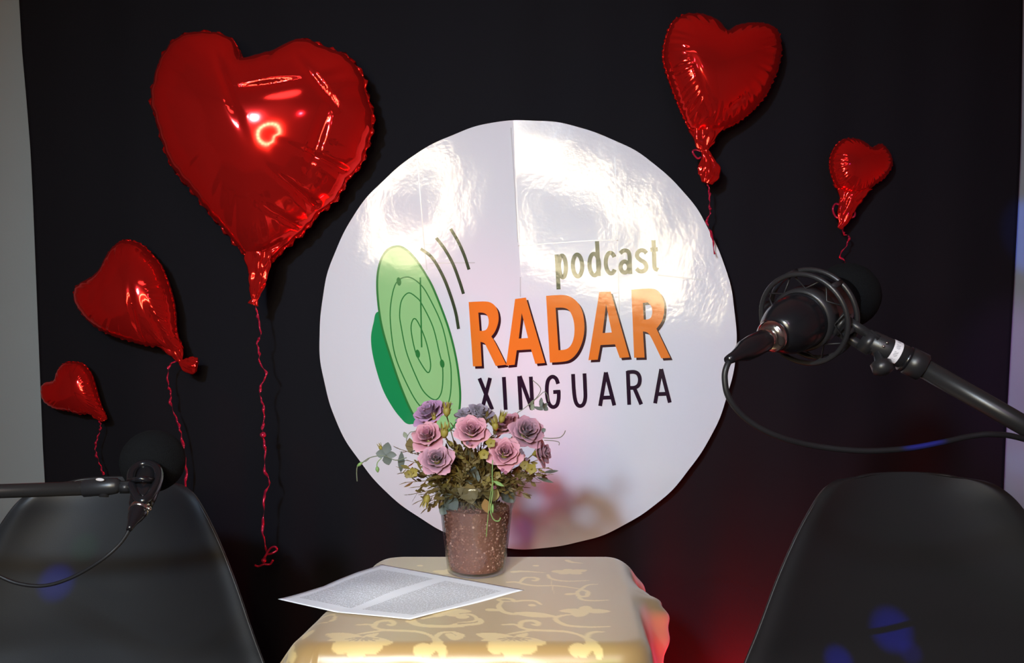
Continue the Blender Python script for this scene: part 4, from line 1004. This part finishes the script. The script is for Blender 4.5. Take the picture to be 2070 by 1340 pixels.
# ------------------------------------------------------------------ microphones
def lerp(a, b, t): return a + (b - a) * t
def right_mic():
    T0 = P(1482, 722, 1.02); Fm = P(1712, 597, 1.215); ax = (Fm - T0).normalized(); L = (Fm - T0).length
    def at(t): return T0 + ax * (L * t)
    mic = thing('condenser_microphone', at(.45), 'black condenser microphone with foam ball held in a ring shock mount, right', 'microphone')
    b = MB(); b.add(*lathe([(L*.33, .019), (L*.345, .0235), (L*.38, .0300), (L*.43, .0350), (L*.50, .0372), (L*.56, .0375), (L*.80, .0370), (L*.9, .034)], T0, ax, 40)); b.build('microphone_body', M['plastic_gloss'], mic)
    V, Fc = lathe([(L*.275, .0125), (L*.285, .0190), (L*.30, .0205), (L*.312, .0200), (L*.318, .0170), (L*.34, .0200)], T0, ax, 36); o = obj('base_ring', V, Fc, M['chrome'], mic); o['label'] = 'chrome ring'
    bm = bmesh.new(); bmesh.ops.create_icosphere(bm, subdivisions=5, radius=1.0); rg = random.Random(3)
    V = []
    for v in bm.verts:
        p = v.co; r = .0455 * (1 + .006 * math.sin(p.x * 37 + 2) * math.sin(p.y * 41) + rg.uniform(-.006, .006)); V.append(Fm + p * r)
    bm.verts.index_update(); Fc = [[v.index for v in f.verts] for f in bm.faces]; bm.free(); o = obj('foam_windscreen', V, Fc, M['foam'], mic); o['label'] = 'round black foam ball'
    # cable with its plug
    cb = thing('microphone_cable', T0, 'black cable sagging from the right microphone towards the boom pole', 'cable')
    b = MB(); b.add(*lathe([(-.012, .0050), (-.004, .0062), (.002, .0066), (L*.05, .0090), (L*.09, .0130), (L*.15, .0142), (L*.235, .0140), (L*.245, .0130)], T0, ax, 32)); b.build('plug_body', M['plastic_gloss'], cb)
    V, Fc = lathe([(L*.24, .0112), (L*.245, .0122), (L*.285, .0122), (L*.29, .011)], T0, ax, 32); o = obj('plug_sleeve', V, Fc, M['chrome'], cb); o['label'] = 'chrome plug sleeve'
    pts = [(1482,722,1.02),(1470,738,1.012),(1465,765,1.01),(1474,805,1.01),(1508,846,1.015),(1565,879,1.02),(1640,900,1.03),(1740,911,1.035),(1830,907,1.04),(1900,895,1.045),(1960,882,1.05),(2010,878,1.05),(2080,890,1.055),(2300,960,1.06),(2520,1060,1.06)]
    V, Fc = tube(catmull([P(*p) for p in pts], 10), .0036, 12); obj('cable', V, Fc, M['rubber'], cb)
    # stand with shock mount
    base = Vector((1.16, 1.06, 0)); st = thing('microphone_stand', base, 'black boom stand with ring shock mount and white sticker, right', 'microphone stand')
    u, v, _ = frame_of(ax); rc = at(.60)
    def ring(c, R, r, n=64): return tube([c + (u * math.cos(2*math.pi*k/n) + v * math.sin(2*math.pi*k/n)) * R for k in range(n)], r, 10, True)
    V, Fc = ring(rc - ax * .008, .0605, .0034); obj('outer_ring', V, Fc, M['plastic'], st)
    V, Fc = ring(rc + ax * .018, .0605, .0034); obj('outer_ring', V, Fc, M['plastic'], st)
    for k in range(6):
        a = 2*math.pi*k/6 + .3; e = (u*math.cos(a) + v*math.sin(a)) * .0605
        V, Fc = tube([rc + e - ax*.008, rc + e + ax*.018], .0042, 8); obj('ring_bridge', V, Fc, M['plastic'], st)
    V, Fc = lathe([(-.016, .0378), (-.016, .0418), (.008, .0418), (.008, .0378), (-.016, .0378)], rc, ax, 48, False, False); obj('inner_clamp', V, Fc, M['plastic'], st)
    for k in range(8):
        a0 = 2*math.pi*k/8 + .2; a1 = a0 + .36; a2 = a0 - .36
        i0 = rc - ax*.006 + (u*math.cos(a0) + v*math.sin(a0)) * .0415; o1 = rc + ax*.0 + (u*math.cos(a1) + v*math.sin(a1)) * .059; o2 = rc + ax*.0 + (u*math.cos(a2) + v*math.sin(a2)) * .059
        V, Fc = tube([o2, i0, o1], .0012, 6); obj('elastic_cord', V, Fc, M['rubber'], st)
    # yoke, hinge, tube, collar, boom
    J = P(1757, 692, 1.10); e0 = P(1700, 655, 1.115)
    b = MB(); dv = (J - e0).normalized(); q = dv.to_track_quat('X', 'Z').to_matrix(); Lk = (J - e0).length
    b.add(*box((e0 + J) / 2 + Vector((0, -.006, .008)), Lk * 1.05, .008, .012, q, .0015)); b.add(*box((e0 + J) / 2 + Vector((0, .006, -.010)), Lk * 1.05, .008, .012, q, .0015)); b.add(*box(J, .020, .024, .030, q, .003)); b.add(*box(e0, .012, .020, .034, q, .003))
    b.build('yoke_bracket', M['plastic'], st)
    for (a, c, r0, r1, m, nm, lab) in ((P(1757,689,1.10), P(1838,727,1.095), .0150, .0155, 'plastic', 'hinge_tube', None), (P(1824,722,1.096), P(1834,727,1.0955), .0175, .0175, 'plastic_gloss', 'collar_ring', None), (P(1834,727,1.095), P(1868,744,1.09), .0182, .0180, 'plastic', 'clutch_collar', None)):
        dd = (c - a); V, Fc = lathe([(0, r0 * .86), (.0015, r0), (dd.length - .0015, r1), (dd.length, r1 * .86)], a, dd, 36); obj(nm, V, Fc, M[m], st)
    a = P(1866,743,1.09); c = P(2070,860,1.075); dd = c - a; e = a + dd * 2.45
    V, Fc = lathe([(0, .0126), (dd.length * 2.45, .0126)], a, dd, 32); obj('boom_pole', V, Fc, M['pole'], st)
    V, Fc = tube([e, Vector((e.x, e.y, 0.02))], .013, 20); obj('upright_pole', V, Fc, M['pole'], st)
    V, Fc = lathe([(0, .13), (.012, .13), (.022, .11), (.03, .03)], (e.x, e.y, 0), (0, 0, 1), 40); obj('weighted_base', V, Fc, M['pole'], st)
    V, Fc = lathe([(-.03, .022), (.03, .022)], e, (0, 1, 0), 20); obj('boom_clamp', V, Fc, M['plastic'], st)
    V, Fc = lathe([(0, .004), (.010, .006), (.014, .013), (.026, .013), (.03, .006)], P(1772,712,1.09), (.2, -.35, -.9), 20); obj('wing_knob', V, Fc, M['plastic'], st)
    for s in ((1793,693),(1786,700),(1843,722)):
        p = P(*s, 1.082); V, Fc = lathe([(0, .0016), (.001, .0016), (.0016, .0008)], p, (0, -1, .5), 10); obj('screw_head', V, Fc, M['chrome'], st)
    # sticker wrapped on the tube
    sa = P(1757,689,1.10); dd = (P(1838,727,1.095) - sa).normalized(); uu = dd.cross(Vector((0, 1, 0))).normalized(); vv = dd.cross(uu); V = []; Fc = []; ink = []; s0 = (P(1805,711,1.097) - sa).length
    toward = -vv if vv.y > 0 else vv
    up_ = uu if uu.z > 0 else -uu
    NI, NJ = 60, 14
    for i in range(NI + 1):
        an = math.radians(-62 + 150 * i / NI)
        for j in range(NJ + 1):
            V.append(sa + dd * (s0 - .0058 + .0116 * j / NJ) + (toward * math.cos(an) + up_ * math.sin(an)) * .01565)
            mark = 1.0 if (4 <= j <= 9 and 8 < i < 52 and ((i * 7 + j * 3 + (i // 4) * 5) % 5 < 2) and (i // 5) % 3 != 2) else 0.0
            ink.append(mark * .8)
    for i in range(NI):
        for j in range(NJ): k = i * (NJ + 1) + j; Fc.append((k, k + 1, k + NJ + 2, k + NJ + 1))
    o = obj('sticker', V, Fc, M['sticker'], st); set_attr(o, 'ink', ink); o['label'] = 'white paper sticker with faint print'
right_mic()
def left_mic():
    T0 = P(263, 1066, 1.10); Fm = P(309, 932, 1.245); C0 = P(284, 1024, 1.135)
    ax = (Fm - C0).normalized(); L = (Fm - C0).length
    mic = thing('condenser_microphone', C0, 'black microphone with foam ball above the left chair, chrome plug pointing down', 'microphone')
    V, Fc = lathe([(L*.04, .0118), (L*.07, .0150), (L*.22, .0170), (L*.40, .0190), (L*.55, .0200), (L*.9, .0200)], C0, ax, 36); obj('microphone_body', V, Fc, M['plastic_gloss'], mic)
    bm = bmesh.new(); bmesh.ops.create_icosphere(bm, subdivisions=5, radius=1.0); rg = random.Random(5); V = []
    for v in bm.verts: V.append(Fm + v.co * .0445 * (1 + rg.uniform(-.006, .006)))
    bm.verts.index_update(); Fc = [[v.index for v in f.verts] for f in bm.faces]; bm.free(); o = obj('foam_windscreen', V, Fc, M['foam'], mic); o['label'] = 'round black foam ball'
    cb = thing('microphone_cable', T0, 'thin black cable sagging from the left microphone across the left chair', 'cable')
    a2 = (C0 - T0).normalized(); L2 = (C0 - T0).length
    V, Fc = lathe([(-.004, .0036), (0, .0042), (L2*.25, .0062), (L2*.5, .0098), (L2*.76, .0118), (L2*.80, .011)], T0, a2, 28); obj('plug_body', V, Fc, M['plastic_gloss'], cb)
    V, Fc = lathe([(L2*.76, .0105), (L2*.77, .0124), (L2*1.02, .0124), (L2*1.04, .0112)], T0, a2, 28); o = obj('plug_sleeve', V, Fc, M['chrome'], cb); o['label'] = 'chrome plug sleeve'
    p = C0 + Vector((.0115, -.004, .0005)); V, Fc = lathe([(0, .0028), (.004, .0032), (.007, .002)], p, (.6, -.6, -.4), 12); obj('latch_button', V, Fc, M['chrome'], cb)
    pts = [(263,1066,1.10),(255,1082,1.098),(238,1104,1.095),(205,1132,1.09),(150,1165,1.09),(95,1183,1.09),(45,1181,1.09),(0,1165,1.09),(-70,1125,1.09),(-200,1060,1.10)]
    V, Fc = tube(catmull([P(*q) for q in pts], 10), .0023, 10); obj('cable', V, Fc, M['rubber'], cb)
    e = P(-800, 1020, 1.14); st = thing('microphone_stand', (e.x, e.y, 0), 'black boom stand reaching in from the left edge to the left microphone', 'microphone stand')
    # oval cradle round the microphone
    cc = P(290, 972, 1.165); lo = []
    for k in range(40):
        a = 2*math.pi*k/40; w_ = 26 + 10 * math.sin(a); lo.append(P(292 + 4*math.sin(a) + w_*math.cos(a), 975 - 38*math.sin(a), 1.165 + .035*math.sin(a)))
    V, Fc = tube(lo, .0062, 10, True); obj('clip_cradle', V, Fc, M['plastic_gloss'], st)
    b = MB()
    b.add(*tube([P(262,972,1.165), P(287,968,1.15), P(312,972,1.165)], .0042, 10)); b.build('clip_bar', M['plastic_gloss'], st)
    b = MB(); b.add(*box(P(253,985,1.16), .018, .012, .016, None, .003)); b.add(*tube([P(228,984,1.16), P(264,983,1.16)], .0042, 10)); b.build('hinge', M['plastic'], st)
    a = P(168, 987, 1.155); c = P(246, 981, 1.16); dd = c - a
    V, Fc = lathe([(0, .0098), (.0015, .0116), (dd.length * .7, .0116), (dd.length * .88, .0104), (dd.length * .97, .0070), (dd.length, .003)], a, dd, 32); obj('swivel_tube', V, Fc, M['plastic'], st)
    V, Fc = lathe([(-.0128, .0022), (-.0126, .0060), (.0126, .0060), (.0128, .0022)], P(212, 985, 1.157), (0, .25, 1), 24); obj('swivel_bolt', V, Fc, M['plastic'], st)
    V = []; n = 24; pc = P(203, 969.5, 1.147)
    for k in range(n): t = 2*math.pi*k/n; V.append(pc + Vector((.0056*math.cos(t), -.0016 - .0014 * math.sin(t), .0022*math.sin(t) + .0004)))
    o = obj('sticker', V + [v + Vector((0, .0008, -.0003)) for v in V], [tuple(range(n))] + [tuple(range(2*n-1, n-1, -1))] + [(k, k+n, (k+1)%n+n, (k+1)%n) for k in range(n)], M['sticker'], st, smooth=False); o['label'] = 'small white oval sticker'
    dd = e - a; V, Fc = lathe([(-.004, .0094), (dd.length, .0094)], a, dd, 28); obj('boom_pole', V, Fc, M['pole'], st)
    V, Fc = tube([e, Vector((e.x, e.y, .02))], .012, 20); obj('upright_pole', V, Fc, M['pole'], st)
    V, Fc = lathe([(0, .13), (.012, .13), (.022, .11), (.03, .03)], (e.x, e.y, 0), (0, 0, 1), 40); obj('weighted_base', V, Fc, M['pole'], st)
    V, Fc = lathe([(-.03, .02), (.03, .02)], e, (0, 1, 0), 20); obj('boom_clamp', V, Fc, M['plastic'], st)
left_mic()
